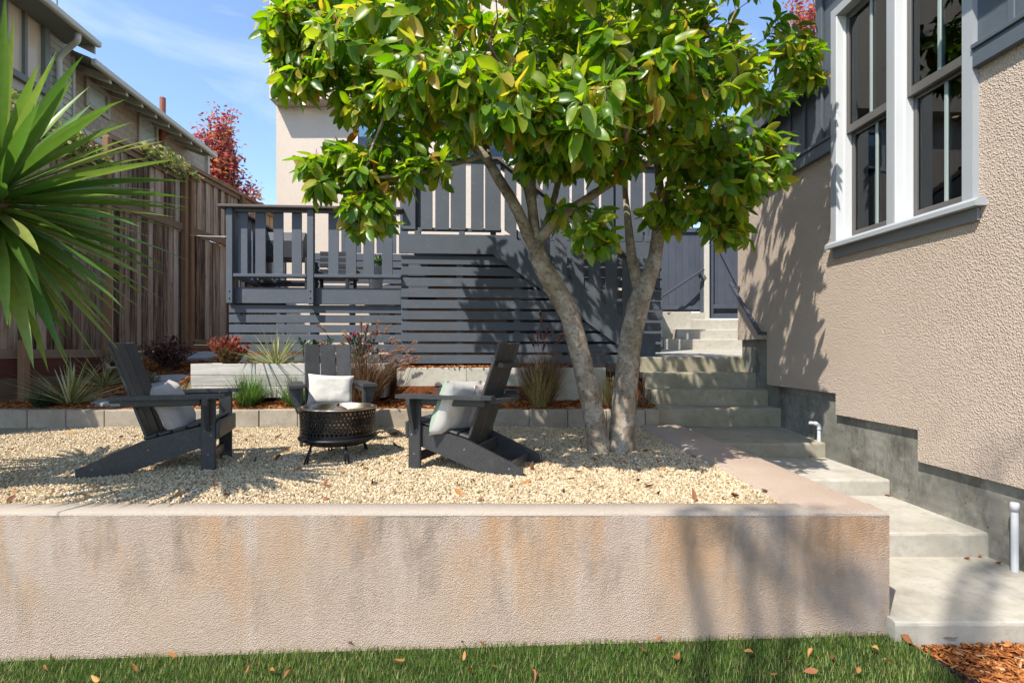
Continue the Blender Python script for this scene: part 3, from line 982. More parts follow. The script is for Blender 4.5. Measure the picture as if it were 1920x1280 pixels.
# the room behind the glass
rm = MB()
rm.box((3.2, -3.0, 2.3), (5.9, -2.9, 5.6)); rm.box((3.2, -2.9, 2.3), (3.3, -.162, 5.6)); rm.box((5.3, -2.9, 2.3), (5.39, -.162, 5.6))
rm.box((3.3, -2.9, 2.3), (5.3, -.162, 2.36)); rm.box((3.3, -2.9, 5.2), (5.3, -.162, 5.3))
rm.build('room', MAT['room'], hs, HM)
cb_ = blk('cabinet', None, MAT['yellow'], (4.85, -.75, 2.37), (5.09, -.166, 3.08), HM, .01)
tag(cb_, 'yellow cabinet inside the room behind the lower far window', 'cabinet')
for d in (5.19, 4.44):
    mb = MB()
    v = []
    for i in range(6):
        v += [(d - i * .013, -.21 - .02 * (i % 2), 2.38), (d - i * .013, -.21 - .02 * (i % 2), 4.9)]
    mb.add(v, [(2*i, 2*i+2, 2*i+3, 2*i+1) for i in range(5)])
    cu = mb.build('curtain', MAT['curtain'], None, HM, True)
    tag(cu, 'pale gathered curtain hanging behind the ' + ('farther' if d > 5 else 'nearer') + ' of the paired windows', 'curtain')

# wall-mounted hand rail beside the steps
hr = thing('hand_rail', HM @ Vector((6.7, .05, 1.9)), 'dark metal hand rail fixed to the stucco wall over the steps', 'rail')
rod('bar', hr, MAT['rail_metal'], HM @ Vector((6.62, .085, 1.80)), HM @ Vector((7.44, .085, 2.52)), .035, .045)
rod('bracket', hr, MAT['rail_metal'], HM @ Vector((6.64, .10, 1.80)), HM @ Vector((6.64, -.03, 1.80)), .04, .04)
rod('bracket', hr, MAT['rail_metal'], HM @ Vector((7.34, .10, 2.45)), HM @ Vector((7.34, -.03, 2.45)), .04, .04)

# pipes
pp = thing('standpipe', (3.29, 3.49, .14), 'white capped plastic pipe standing on the lowest path slab', 'pipe')
mb = MB(); mb.tube([(3.29, 3.49, .13), (3.29, 3.49, .57)], .0205, 16); mb.build('pipe', MAT['pvc'], pp, smooth=False)
mb = MB(); mb.lathe([(0, .60), (.020, .60), (.0255, .593), (.0255, .545), (.0205, .545)], 16, (3.29, 3.49, 0)); mb.build('cap', MAT['pvc'], pp, smooth=True)
p0 = Vector((3.235, 5.62, .63))
pp = thing('elbow_pipe', p0, 'short white plastic pipe with an elbow standing on the shaded slab', 'pipe')
mb = MB(); mb.tube([p0, p0 + Vector((0, 0, .13))], .018, 14); mb.build('pipe', MAT['pvc'], pp)
mb = MB(); mb.tube(smooth_path([p0 + Vector((0, 0, .125)), p0 + Vector((0, 0, .16)), p0 + Vector((-.02, 0, .185)), p0 + Vector((-.05, -.005, .192))], 4), .023, 14); mb.build('elbow', MAT['pvc'], pp, smooth=True)
mb = MB(); mb.tube([p0 + Vector((-.045, -.005, .192)), p0 + Vector((-.105, -.01, .20))], .017, 14); mb.build('spout', MAT['pvc'], pp)

# ================================================================== GATE, FENCE PANEL, LOW WALL
lw = MB()
lw.box((2.90, 10.62, 1.5), (3.84, 10.9, 2.335)); 
o = lw.build('low_wall', MAT['palewall'], None); tag(o, 'pale rendered low wall left of the far concrete steps', 'wall')
gp = thing('board_fence', (3.3, 10.75, 2.34), 'blue grey vertical board fence panel standing on the low pale wall', 'fence')
x = 2.60
while x < 3.83:
    blk('board', gp, MAT['gatepaint'], (x, 10.74, 2.36), (x + .135, 10.765, 4.05), b=.003)
    x += .1385
blk('rail', gp, MAT['gatepaint'], (2.6, 10.705, 2.40), (3.83, 10.738, 2.47))
blk('rail', gp, MAT['gatepaint'], (2.6, 10.705, 3.95), (3.83, 10.738, 4.02))
blk('post', gp, MAT['gatepaint'], (3.77, 10.66, 2.337), (3.833, 10.704, 4.02))
po = blk('gate_post', None, MAT['cream_post'], (3.836, 10.62, 2.19), (3.935, 10.74, 4.28), b=.006)
tag(po, 'cream painted post between the fence panel and the blue gate', 'post')
gt = thing('garden_gate', (4.3, 10.75, 2.2), 'blue grey board gate with a diagonal brace above the far steps', 'gate')
x = 3.99
while x < 4.95:
    blk('board', gt, MAT['gatepaint'], (x, 10.76, 2.225), (x + .155, 10.785, 3.96), b=.003)
    x += .158
blk('stile', gt, MAT['gatepaint'], (3.955, 10.70, 2.225), (4.045, 10.758, 3.97))
blk('stile', gt, MAT['gatepaint'], (4.85, 10.70, 2.225), (4.94, 10.758, 3.97))
for z in (2.23, 2.42, 3.88):
    blk('rail', gt, MAT['gatepaint'], (4.046, 10.705, z), (4.849, 10.757, z + .085))
rod('brace', gt, MAT['gatepaint'], (4.06, 10.735, 3.86), (4.84, 10.735, 2.34), .04, .075, (0, 0, 1))
g2 = thing('hand_rail', (3.3, 10.5, 2.4), 'slanting metal hand rail in front of the board fence by the far steps', 'rail')
a, c = P(1242, 556, 10.45), P(1320, 505, 10.55)
rod('bar', g2, MAT['rail_metal'], a, c, .04, .045)
rod('bracket', g2, MAT['rail_metal'], c + Vector((-.06, .0, -.03)), c + Vector((-.06, .16, -.03)), .03, .03)
rod('bracket', g2, MAT['rail_metal'], a + Vector((.03, 0, 0)), a + Vector((.03, 0, -.35)), .035, .035)

# ================================================================== FAR BEIGE HOUSE
D2 = 12.5
bh = thing('beige_house', (-2, D2 + 2, 1.4), 'beige stucco house with an overhanging upper storey behind the deck', 'house')
x0 = P(518, 0, D2).x
wins = [(P(664, 0, D2).x, P(764, 0, D2).x, 5.95, P(0, 226, D2).z), (P(816, 0, D2).x, P(985, 0, D2).x, 5.95, P(0, 226, D2).z)]
mb = MB()
xs = [x0, wins[0][0], wins[0][1], wins[1][0], wins[1][1], 4.2]
for a, c, op in zip(xs[:-1], xs[1:], (0, 1, 0, 1, 0)):
    if op:
        mb.box((a, D2, 1.0), (c, D2 + .3, 5.95)); mb.box((a, D2, wins[0][3]), (c, D2 + .3, 7.4))
    else: mb.box((a, D2, 1.0), (c, D2 + .3, 7.4))
mb.box((x0, D2 + .302, 1.0), (x0 + .3, D2 + 8, 7.4))
mb.build('wall', MAT['beige'], bh)
mb = MB(); mb.box((P(505, 0, D2 - .41).x, D2 - .41, 7.28), (4.4, D2 - .002, 10.2)); mb.build('upper_storey', MAT['beige'], bh)
dk = MB(); dk.box((x0 + .4, D2 + 1.8, 1.0), (4.1, D2 + 1.9, 7.3)); dk.build('room', MAT['room'], bh)
for (a, c, z0, z1) in wins:
    fm = MB()
    for lo, hi in (((a, D2 - .03, z0), (a + .09, D2 + .08, z1)), ((c - .09, D2 - .03, z0), (c, D2 + .08, z1)), ((a + .09, D2 - .028, z1 - .09), (c - .09, D2 + .08, z1)), ((a + .09, D2 - .028, z0), (c - .09, D2 + .08, z0 + .1)), (((a + c) / 2 - .05, D2 - .02, z0 + .1), ((a + c) / 2 + .05, D2 + .08, z1 - .09))):
        fm.box(lo, hi)
    w = fm.build('window', MAT['white'], bh)
    for u, v_ in ((a + .09, (a + c) / 2 - .05), ((a + c) / 2 + .05, c - .09)):
        mb = MB(); mb.box((u, D2 + .03, z0 + .1), (v_, D2 + .04, z1 - .09)); mb.build('pane', MAT['glass'], w)
lp = P(570, 190, 12.3); lp.z = 7.278
mb = MB(); mb.lathe([(0, -.012), (.07, -.012), (.10, -.004), (.11, .0)], 20, lp)
dl = thing('soffit_light', lp, 'small round lit lamp set in the soffit of the beige house', 'lamp')
mb.build('trim_ring', MAT['white'], dl, smooth=True)
mb = MB(); mb.lathe([(0, -.016), (.06, -.016), (.068, -.010)], 20, lp); mb.build('lens', MAT['lens'], dl, smooth=True)

# ================================================================== LEFT FENCE
FM = side(-6.54, .02, 1)
fe = thing('wood_fence', FM @ Vector((9, 0, 1.5)), 'tall two-tier weathered brown board fence along the left side', 'fence')
def fbot(d): return 1.58 + max(0, (d - 8.0)) * .06
secs = [(4.4, 6.30, 4.49), (6.30, 8.31, 4.49), (8.31, 10.27, 5.0), (10.33, 12.3, 5.22), (12.3, 14.3, 5.22), (14.3, 16.4, 5.22)]
for (d0, d1, top) in secs:
    for tier in (0, 1):
        zb, zt = ((fbot((d0 + d1) / 2), 3.86), (4.0, top - .10))[tier]
        d = d0 + .06; i = 0
        while d < d1 - .03:
            w = random.uniform(.125, .15)
            w = min(w, d1 - .01 - d)
            if w > .03:
                y = .0 if i % 2 else .022
                me_z0, me_z1 = zb, zt
                blk('board', fe, MAT['fence'], (d - (.012 if i % 2 else 0), y - .02, me_z0), (d + w + (.012 if i % 2 else 0), y, me_z1), FM, .003)
            d += w + .002; i += 1
    blk('rail', fe, MAT['fence_rail'], (d0 + .05, .0225, 3.862), (d1 - .05, .075, 3.998), FM)
    blk('rail', fe, MAT['fence_rail'], (d0 + .05, .0225, top - .19), (d1 - .05, .055, top - .10), FM)
    blk('cap', fe, MAT['fence_rail'], (d0, -.06, top - .098), (d1 - .002, .10, top - .058), FM)
    blk('cap', fe, MAT['fence_rail'], (d0 + .01, -.03, top - .056), (d1 - .01, .06, top), FM)
    blk('rail', fe, MAT['fence_rail'], (d0 + .05, .0225, fbot((d0 + d1) / 2) - .09), (d1 - .05, .065, fbot((d0 + d1) / 2) + .02), FM)
    z = fbot((d0 + d1) / 2) - .092
    blk('retaining_board', fe, MAT['redboard' if d0 < 8 else 'fence_rail'], (d0 + .05, .0, z - .26), (d1 - .05, .05, z), FM)
    blk('retaining_board', fe, MAT['fence_rail'], (d0 + .05, -.004, z - .53), (d1 - .05, .044, z - .263), FM)
for d, top in ((6.30, 4.39), (8.31, 4.9), (10.21, 4.9), (10.40, 5.12), (12.3, 5.12), (14.3, 5.12)):
    blk('post', fe, MAT['fence_post'], (d - .045, .024, .8 if d < 8 else 1.2), (d + .045, .115, top), FM)
blk('post', fe, MAT['fence_post'], (6.78, .116, .86), (6.87, .205, 1.72), FM)
blk('bracket', fe, MAT['apron'], (6.76, .115, .88), (6.89, .215, .93), FM)

# ================================================================== NEIGHBOUR'S HOUSE
NM = side(-8.0, -.088, 1)                              # local x = depth, y towards the garden
nh = thing('neighbour_house', NM @ Vector((12, -1, 0)), 'pale green grey neighbouring house with long eaves behind the fence', 'house')
# near block: lapped boards
ndz = 5.6
EAVE = .55
def nd(px, y):                                         # depth along the wall where the ray px meets the plane at offset y
    a = (px - PX0) / F
    n = NM.col[1].to_3d(); e = NM.col[0].to_3d(); o = NM.translation
    q = o + n * y
    # q + e*t = (a*s, s)
    t = (a * q.y - q.x) / (e.x - a * e.y)
    return t
wy = 0.0
c0 = nd(140, wy)
mb = MB(); mb.box((3, -.4, 3), (c0 - .06, -.03, 7.9)); mb.box((c0 - .06, -5, 3), (c0 - .01, -.03, 7.9)); mb.build('wall_core', MAT['nb_siding'], nh, NM)
wd0, wd1 = nd(10, 0), nd(80, 0)
wz0 = 6.55
z = 4.2
while z < 7.7:
    for a, c in (((3.0, wd0 - .12), (wd1 + .12, c0 - .07)) if z > wz0 - .25 else ((3.0, c0 - .07),)):
        mbb = MB()
        mbb.prism([(-.03, z), (.004, z), (-.016, z + .14), (-.03, z + .14)], 0, a, c)
        mbb.build('siding_board', MAT['nb_siding'], nh, NM)
    z += .135
blk('corner_board', nh, MAT['nb_siding'], (c0 - .068, -.12, 4.0), (c0, .02, 7.7), NM)
fm = MB()
for lo, hi in (((wd0 - .12, -.05, wz0 - .12), (wd0, .05, 7.9)), ((wd1, -.05, wz0 - .12), (wd1 + .12, .05, 7.9)), ((wd0, -.05, wz0 - .12), (wd1, .06, wz0)), (((wd0 + wd1) / 2 - .03, -.05, wz0), ((wd0 + wd1) / 2 + .03, .03, 7.9))):
    fm.box(lo, hi)
w = fm.build('window', MAT['nb_dark'], nh, NM)
mb = MB(); mb.box((wd0, -.028, wz0), (wd1, -.022, 7.9)); mb.build('pane', MAT['glass_sky'], w, NM)
mb = MB(); mb.box((wd0, -.0285, wz0), (wd1, -.0283, 7.9)); mb.build('blind', MAT['blind'], w, NM)
# near eave
ez = 7.72
e1 = nd(183, EAVE)
mb = MB(); mb.prism([(-2.5, ez + 1.3), (EAVE, ez + .02), (EAVE, ez + .10), (-2.5, ez + 1.38)], 0, 3, e1 - .05); mb.build('roof', MAT['nb_trim'], nh, NM)
blk('gutter', nh, MAT['nb_trim'], (3, EAVE - .02, ez - .02), (e1, EAVE + .09, ez + .10), NM, .02)
mb = MB(); mb.box((3, -.02, ez + .0), (e1 - .06, EAVE - .03, ez + .02)); mb.build('soffit', MAT['nb_dark'], nh, NM)
mb = MB(); mb.prism([(-2.4, ez + 1.2), (EAVE - .03, ez - .16), (EAVE - .03, ez + .08), (-2.4, ez + 1.3)], 0, e1 - .048, e1 - .01); mb.build('rake_board', MAT['nb_siding'], nh, NM)
# downpipe
dd = nd(112, .08)
mb = MB(); mb.tube(smooth_path([(dd - .15, EAVE - .03, ez - .03), (dd - .15, EAVE - .05, ez - .16), (dd - .05, .28, ez - .26), (dd, .08, ez - .42), (dd, .07, ez - .6)], 5) + [Vector((dd, .07, 5.2))], .05, 12)
mb.build('downpipe', MAT['nb_trim'], nh, NM, True)
# far block: shingles, exposed rafters
F0, F1 = c0 + .02, nd(400, -.1)
wz = -.30
mb = MB(); mb.box((F0, wz - .3, 2.5), (F1, wz, 7.75)); mb.build('shingle_wall', MAT['shingle'], nh, NM)
ez2 = 7.42
e2 = nd(403, .45)
mb = MB(); mb.prism([(-2.6, ez2 + 1.2), (.42, ez2 + .03), (.42, ez2 + .08), (-2.6, ez2 + 1.25)], 0, F0 - .2, e2); mb.build('roof', MAT['nb_dark'], nh, NM)
blk('gutter', nh, MAT['nb_trim'], (F0 - .2, .42, ez2 - .06), (e2 + .02, .53, ez2 + .07), NM, .02)
for i in range(9):
    d = F0 + .45 + i * (e2 - F0 - .6) / 8.0
    mb = MB(); mb.prism([(wz, ez2 + .12), (.40, ez2 - .13), (.40, ez2 + .02), (wz, ez2 + .28)], 0, d - .04, d + .04)
    mb.build('rafter_tail', MAT['nb_trim'], nh, NM)
for (pa, pb, ya, yb) in ((164, 198, 165, 204), (262, 290, 208, 272)):
    a, c = nd(pa, wz), nd(pb, wz)
    pm = NM @ Vector(((a + c) / 2, wz, 0)); s = pm.y
    z1 = CAMZ + (PY0 - ya - 6) * s / F; z0 = CAMZ + (PY0 - yb) * s / F
    fm = MB()
    for lo, hi in (((a - .1, wz - .04, z0 - .1), (a, wz + .05, z1 + .1)), ((c, wz - .04, z0 - .1), (c + .1, wz + .05, z1 + .1)), ((a, wz - .04, z1), (c, wz + .05, z1 + .1)), ((a, wz - .04, z0 - .1), (c, wz + .06, z0))):
        fm.box(lo, hi)
    w = fm.build('window', MAT['nb_siding'], nh, NM)
    mb = MB(); mb.box((a, wz + .005, z0), (c, wz + .011, z1)); mb.build('pane', MAT['glass_sky'], w, NM)
    mb = MB(); mb.box((a, wz + .001, z0), (c, wz + .004, z1)); mb.build('shade', MAT['curtain'], w, NM)
blk('ledge', nh, MAT['nb_trim'], (nd(150, wz + .12), wz + .002, 6.18), (nd(245, wz + .12), wz + .14, 6.34), NM, .02)
d = nd(309, wz + .1)
mb = MB(); mb.tube([(d, wz + .09, 4.5), (d, wz + .09, 7.4)], .06, 10); mb.build('downpipe', MAT['nb_trim'], nh, NM, True)
d = nd(392, .4)
blk('corner_post', nh, MAT['nb_trim'], (d - .05, .30, 4.6), (d + .05, .40, ez2 - .08), NM)
q = P(305, 210, 14.5)
mb = MB(); mb.tube([q + Vector((0, 0, -.8)), q + Vector((0, 0, .38))], .075, 14); mb.build('flue', MAT['flue'], nh, smooth=False)
q = P(107, 20, 10.5)
mb = MB(); mb.tube([q + Vector((0, 0, -.5)), q + Vector((0, 0, .9))], .012, 6); mb.build('antenna', MAT['nb_dark'], nh)
# ================================================================== DECK
ang = math.atan(.07)
DM = Matrix.Translation((-3.96, 7.263, 0)) @ Matrix.Rotation(ang, 4, 'Z')
DI = DM.inverted()
C0 = DI @ Vector((0, 0, CAMZ))
def dray(px, py, yo=0.0):
    r = DI.to_3x3() @ Vector(((px - PX0) / F, 1, (PY0 - py) / F))
    t = (yo - C0.y) / r.y
    return C0 + r * t
def dbox(name, parent, mat, px0, px1, py0, py1, y0, y1, b=.004, pc=None):
    pc = pc if pc is not None else (px0 + px1) / 2
    a, c = dray(px0, 600, y0), dray(px1, 600, y0)
    zt, zb = dray(pc, py0, y0).z, dray(pc, py1, y0).z
    return blk(name, parent, mat, (a.x, y0, zb), (c.x, y1, zt), DM, b)
dp = MAT['deck']
deck = thing('timber_deck', DM @ Vector((2.5, 0, 1.4)), 'blue grey painted timber deck with slatted skirt, railings and a stair', 'deck')
sL, sM, sR = dray(426, 600).x, dray(752, 600).x, dray(1239, 600).x
ZF = 2.45                                              # lower floor
ZU = 3.20                                              # upper floor
# --- skirt slats, lower (left) part
for i in range(7):
    y0 = 572 + i * 18.4
    zt, zb = dray(590, y0, .05).z, dray(590, y0 + 14.8, .05).z
    blk('skirt_slat', deck, dp, (sL, .05 + random.uniform(-.003, .003), zb), (sM + .01, .072, zt), DM, .003)
# skirt slats, right part below the stair
for i in range(10):
    y0 = 481.5 + i * 20.45
    zt, zb = dray(960, y0).z, dray(960, y0 + 15.6).z
    s0, s1 = sM, sR
    # slats stop behind the stringer where they are high
    blk('skirt_slat', deck, dp, (s0, random.uniform(-.003, .003), zb), (s1 + random.uniform(-.012, .012), .02, zt), DM, .003)
for px in (758, 862, 970, 1080, 1185, 1232):
    s = dray(px, 600).x
    top = ZU - .3
    if px > 925: top = ZU - .3 - (px - 925) * .0052
    blk('skirt_post', deck, dp, (s - .045, .021, 1.36), (s + .045, .11, max(1.5, top)), DM)
for px in (440, 584, 700):
    s = dray(px, 600).x
    blk('skirt_post', deck, dp, (s - .045, .0725, 1.36), (s + .045, .16, ZF - .25), DM)
# --- lower deck: fascia, posts, rails, pickets
dbox('fascia', deck, dp, 426, 578, 538.5, 568.5, .010, .048)
dbox('fascia', deck, dp, 578.3, 752, 540, 571, .010, .048)
dbox('fascia', deck, dp, 752, 752.01, 540, 571, .010, .048) if False else None
for px0, px1, y0, y1 in ((423.5, 435.5, 389.5, 568), (575.5, 587.5, 391, 569.5)):
    po = dbox('rail_post', deck, dp, px0, px1, y0, y1, -.085, .0)
    pc = dray((px0 + px1) / 2, 545, -.085)
    for dz in (0, -.095):
        for dx in (.0,):
            mb = MB(); mb.lathe([(0, .010), (.008, .009), (.011, .004), (.012, 0)], 10)
            mb.build('bolt', MAT['rail_metal'], po, DM @ Matrix.Translation((pc.x + dx, -.0855, pc.z + dz)) @ Matrix.Rotation(math.radians(90), 4, 'X'), True)
a, c = dray(410, 500, -.1), dray(756, 500, -.1)
zt = dray(560, 384.5, -.14).z
blk('top_cap', deck, MAT['deck_cap'], (a.x, -.14, zt - .036), (c.x, .075, zt), DM, .006)
blk('top_rail', deck, dp, (a.x + .08, -.045, zt - .076), (c.x - .02, -.005, zt - .037), DM)
blk('rail_stub', deck, dp, (a.x + .045, -.03, zt - .12), (a.x + .085, .03, zt - .037), DM)
zb = dray(590, 515, -.02).z
for p0, p1 in ((436, 575.3), (588, 752)):
    s0, s1 = dray(p0, 600, -.06).x, dray(p1, 600, -.06).x
    blk('bottom_rail', deck, dp, (s0, -.075, zb - .042), (s1, .07, zb), DM)
for (p0, p1) in ((446, 464), (478.5, 498), (512.5, 531), (547, 565.5), (615.5, 635), (648.5, 668), (681, 701.5), (716, 736)):
    s0, s1 = dray(p0, 600, .0).x, dray(p1, 600, .0).x
    blk('picket', deck, dp, (s0, .0, zb + .001), (s1, .022, zt - .038), DM, .003)
# floors
nb = 13
for i in range(nb):
    y = .06 + i * .15
    blk('floor_board', deck, dp, (sL + .02, y, ZF - .03), (sM + .4, y + .143, ZF), DM, .003)
for i in range(15):
    y = .04 + i * .15
    blk('floor_board', deck, dp, (sM + .02, y, ZU - .03), (dray(975, 500).x, y + .143, ZU), DM, .003)
for i in range(20):
    y = 2.12 + i * .15
    blk('floor_board', deck, dp, (dray(585, 500, 2.05).x, y, ZU - .03), (sR + .6, y + .143, ZU), DM, .003)
# side rail of lower deck along the left, running back
for i in range(9):
    y = .12 + i * .2
    blk('picket', deck, dp, (sL + .03, y, zb), (sL + .052, y + .14, zt - .04), DM, .003)
blk('top_cap', deck, MAT['deck_cap'], (sL - .03, .076, zt - .036), (sL + .13, 2.0, zt), DM, .006)
blk('bottom_rail', deck, dp, (sL + .02, .075, zb - .042), (sL + .09, 2.0, zb), DM)
blk('rail_post', deck, dp, (sL, 1.95, 1.4), (sL + .09, 2.04, zt - .04), DM)
blk('fascia', deck, dp, (sL + .001, .05, ZF - .22), (sL + .035, 2.05, ZF - .031), DM)
# --- upper landing: beam, stringer
bm0, bm1 = dray(748, 440, -.04), dray(926, 440, -.04)
zbt, zbb = dray(840, 439.5, -.04).z, dray(840, 475.5, -.04).z
mb = MB()
mtr = dray(922, 475.5, -.04); mt2 = dray(946, 440, -.04)
mb.prism([(bm0.x, zbb), (mtr.x, zbb), (mt2.x, zbt), (bm0.x, zbt)], 1, -.042, -.002)
mb.build('beam', dp, deck, DM)
# stringer
q = [dray(x, y, -.04) for x, y in ((922, 475.5), (1150, 640), (1192, 670), (1229, 670), (1229, 640), (1158, 586), (985, 463), (962, 441), (946, 440))]
for yo in (-.044, 1.0):
    mb = MB(); mb.prism([(p.x + (.002 if i in (0, 8) else 0), p.z) for i, p in enumerate(q)], 1, yo, yo + .042)
    mb.build('stringer', dp, deck, DM)
# treads
top = dray(975, 447, -.04); bot = dray(1212, 655, -.04)
nst = 9
rise = (ZU - 1.51) / nst
run = (bot.x - top.x) / nst
for i in range(1, nst):
    s = top.x + run * (i - .1)
    z = ZU - rise * i
    blk('tread', deck, dp, (s - .03, -.001, z - .038), (s + run + .02, .998, z), DM)
# --- upper front railing
zr = dray(870, 293.5, -.05).z; zl = dray(870, 427, -.02).z
blk('top_cap', deck, MAT['deck_cap'], (dray(752, 500).x, -.07, zr - .034), (dray(942, 500).x, .06, zr), DM)
blk('top_rail', deck, dp, (dray(752, 500).x, -.012, zr - .075), (dray(940, 500).x, .022, zr - .0345), DM)
blk('bottom_rail', deck, dp, (dray(752, 500).x, -.002, zl - .05), (dray(940, 500).x, .035, zl - .001), DM)
blk('bottom_rail', deck, dp, (dray(752, 500).x, -.006, dray(840, 398, .0).z - .03), (dray(940, 500).x, .016, dray(840, 398, .0).z + .03), DM) if False else None
for (p0, p1) in ((755, 779), (789, 811), (816, 842), (845, 873.5), (883, 907), (909.5, 939)):
    s0, s1 = dray(p0, 600, -.03).x, dray(p1, 600, -.03).x
    blk('picket', deck, dp, (s0, -.034, zl - .035), (s1, -.0125, zr - .035), DM, .003)
for px in (783, 866, 925):
    s = dray(px, 500).x
    blk('rail_post', deck, dp, (s - .04, .037, zbb + .03), (s + .04, .115, zr - .076), DM)
    blk('rail_foot', deck, dp, (s - .04, -.03, zbt), (s + .04, .034, zl - .051), DM) if px < 900 else None
# --- stair railing
a, c = dray(934, 299, -.03), dray(1183, 487, -.03)
rod('stair_cap', deck, MAT['deck_cap'], DM @ Vector((a.x, -.01, a.z)), DM @ Vector((c.x, -.01, c.z)), .13, .036)
sl = (c.z - a.z) / (c.x - a.x)
rod('stair_rail', deck, dp, DM @ Vector((a.x + .02, .005, a.z - .065)), DM @ Vector((c.x - .01, .005, c.z - .065)), .036, .085)
lowa = dray(950, 425, -.03)
rod('stair_rail', deck, dp, DM @ Vector((lowa.x, .005, lowa.z + .02)), DM @ Vector((c.x, .005, lowa.z + .02 + sl * (c.x - lowa.x))), .034, .085)
px = 946.0
while px < 1172:
    s0 = dray(px, 500, -.03).x; s1 = dray(px + 22.5, 500, -.03).x
    sm = (s0 + s1) / 2
    ztp = a.z + sl * (sm - a.x) - .045
    zbt_ = lowa.z + sl * (sm - lowa.x) - .07
    h = .5 * (s1 - s0) * sl
    mb = MB(); mb.prism([(s0, zbt_ - h), (s1, zbt_ + h), (s1, ztp + h), (s0, ztp - h)], 1, -.036, -.0145)
    mb.build('picket', dp, deck, DM)
    px += 31.5
blk('rail_post', deck, dp, (c.x - .03, -.05, 1.5), (c.x + .06, .04, c.z + .03), DM)
# --- back railing and skirt of the upper deck behind the stair
zt2, zl2 = dray(1100, 312, 1.15).z, dray(1100, 447, 1.15).z
s0 = dray(985, 500, 1.15).x; s1 = dray(1243, 500, 1.15).x
blk('top_cap', deck, MAT['deck_cap'], (s0, 1.10, zt2), (s1, 1.24, zt2 + .035), DM)
blk('bottom_rail', deck, dp, (s0, 1.172, zl2 - .02), (s1, 1.21, zl2 + .07), DM)
px = 990
while px < 1236:
    u0, u1 = dray(px, 500, 1.15).x, dray(px + 23, 500, 1.15).x
    blk('picket', deck, dp, (u0, 1.15, zl2 - .04), (u1, 1.171, zt2 - .001), DM, .003)
    px += 27.5
for px in (1060, 1150, 1236):
    s = dray(px, 500, 1.2).x
    blk('rail_post', deck, dp, (s - .045, 1.212, 1.5), (s + .045, 1.30, zt2 - .002), DM)
blk('fascia', deck, dp, (s0 - .3, 1.155, dray(1100, 484, 1.15).z), (s1, 1.19, dray(1100, 450, 1.15).z), DM)
for i in range(9):
    y0 = 488 + i * 18.5
    zt_, zb_ = dray(1100, y0, 1.15).z, dray(1100, y0 + 14, 1.15).z
    blk('skirt_slat', deck, dp, (s0 - .3, 1.16, zb_), (s1, 1.18, zt_), DM, .003)
# --- skirt between lower and upper floors behind the lower deck
s0, s1 = dray(590, 500, 2.05).x, sM + .2
for i in range(5):
    z = ZF + .03 + i * .142
    blk('skirt_slat', deck, dp, (s0, 2.06, z), (s1, 2.08, z + .108), DM, .003)
for px in (592, 660, 735):
    s = dray(px, 500, 2.09).x
    blk('skirt_post', deck, dp, (s - .045, 2.081, 1.4), (s + .045, 2.17, ZU - .04), DM)
s0b = dray(640, 500, 2.05).x
blk('fascia', deck, dp, (s0, 2.055, ZU - .03), (s1, 2.085, ZU + .09), DM)
px = 640
while px < 752:
    u0, u1 = dray(px, 500, 2.05).x, dray(px + 15, 500, 2.05).x
    blk('picket', deck, dp, (u0, 2.045, ZU + .1), (u1, 2.065, ZU + 1.05), DM, .003)
    px += 22
# --- things on the lower deck, seen between the pickets
pt = DM @ Vector((dray(703, 500, .35).x, .42, ZF))
pot = thing('plant_pot', pt, 'tall pale tapered pot with a leafy plant on the lower deck', 'pot')
mb = MB(); mb.lathe([(0, .0), (.085, .0), (.125, .34), (.132, .36), (.118, .36), (.11, .30), (0, .30)], 28, pt); mb.build('pot', MAT['pot'], pot, smooth=True)
n = 90
dirs = rand_dirs(n, -.1, 1)
pos = np.array(pt) + np.array([0, 0, .33]) + dirs * rng.uniform(.02, .13, n)[:, None] + np.array([0, 0, .05])
scatter('foliage', [(0,0,0),(.5,-.3,.05),(1,0,-.05),(.5,.3,.05)], [(0,1,2),(0,2,3)], pos, rot_frames(dirs, rand_dirs(n, .3, 1)), rng.uniform(.04, .09, n), MAT['greengrass'], pot)
pt = DM @ Vector((dray(520, 500, .9).x, 1.05, ZF))
ch = thing('grill_cart', pt, 'dark covered barbecue cart standing on the lower deck', 'grill', rz=ang)
R_ = Matrix.Translation(pt) @ Matrix.Rotation(ang, 4, 'Z')
for sx in (-.5, .44):
    for sy in (-.25, .19):
        blk('leg', ch, MAT['darkfurn'], (sx, sy, 0), (sx + .06, sy + .06, .55), R_)
blk('shelf', ch, MAT['darkfurn'], (-.5, -.25, .16), (.5, .25, .20), R_)
mb = MB(); mb.prism([(-.26, .55), (.26, .55), (.26, .80), (.14, .95), (-.14, .95), (-.26, .80)], 0, -.42, .42); mb.build('hood', MAT['darkfurn'], ch, R_)
blk('side_tray', ch, MAT['darkfurn'], (-.72, -.22, .58), (-.43, .22, .62), R_)
pt = DM @ Vector((dray(625, 500, 1.3).x, 1.35, ZF))
ch = thing('lounge_chair', pt, 'low dark slatted lounge chair on the lower deck', 'chair', rz=ang)
R_ = Matrix.Translation(pt) @ Matrix.Rotation(ang, 4, 'Z')
for sx in (-.3, .25):
    for sy in (-.3, .25):
        blk('leg', ch, MAT['darkfurn'], (sx, sy, 0), (sx + .05, sy + .05, .42), R_)
blk('seat', ch, MAT['darkfurn'], (-.32, -.32, .30), (.32, .32, .36), R_)
for i in range(4):
    blk('back_slat', ch, MAT['darkfurn'], (-.3, .26, .42 + i * .1), (.3, .285, .49 + i * .1), R_)
for sx in (-.36, .30):
    blk('arm', ch, MAT['darkfurn'], (sx, -.3, .425), (sx + .06, .255, .455), R_)
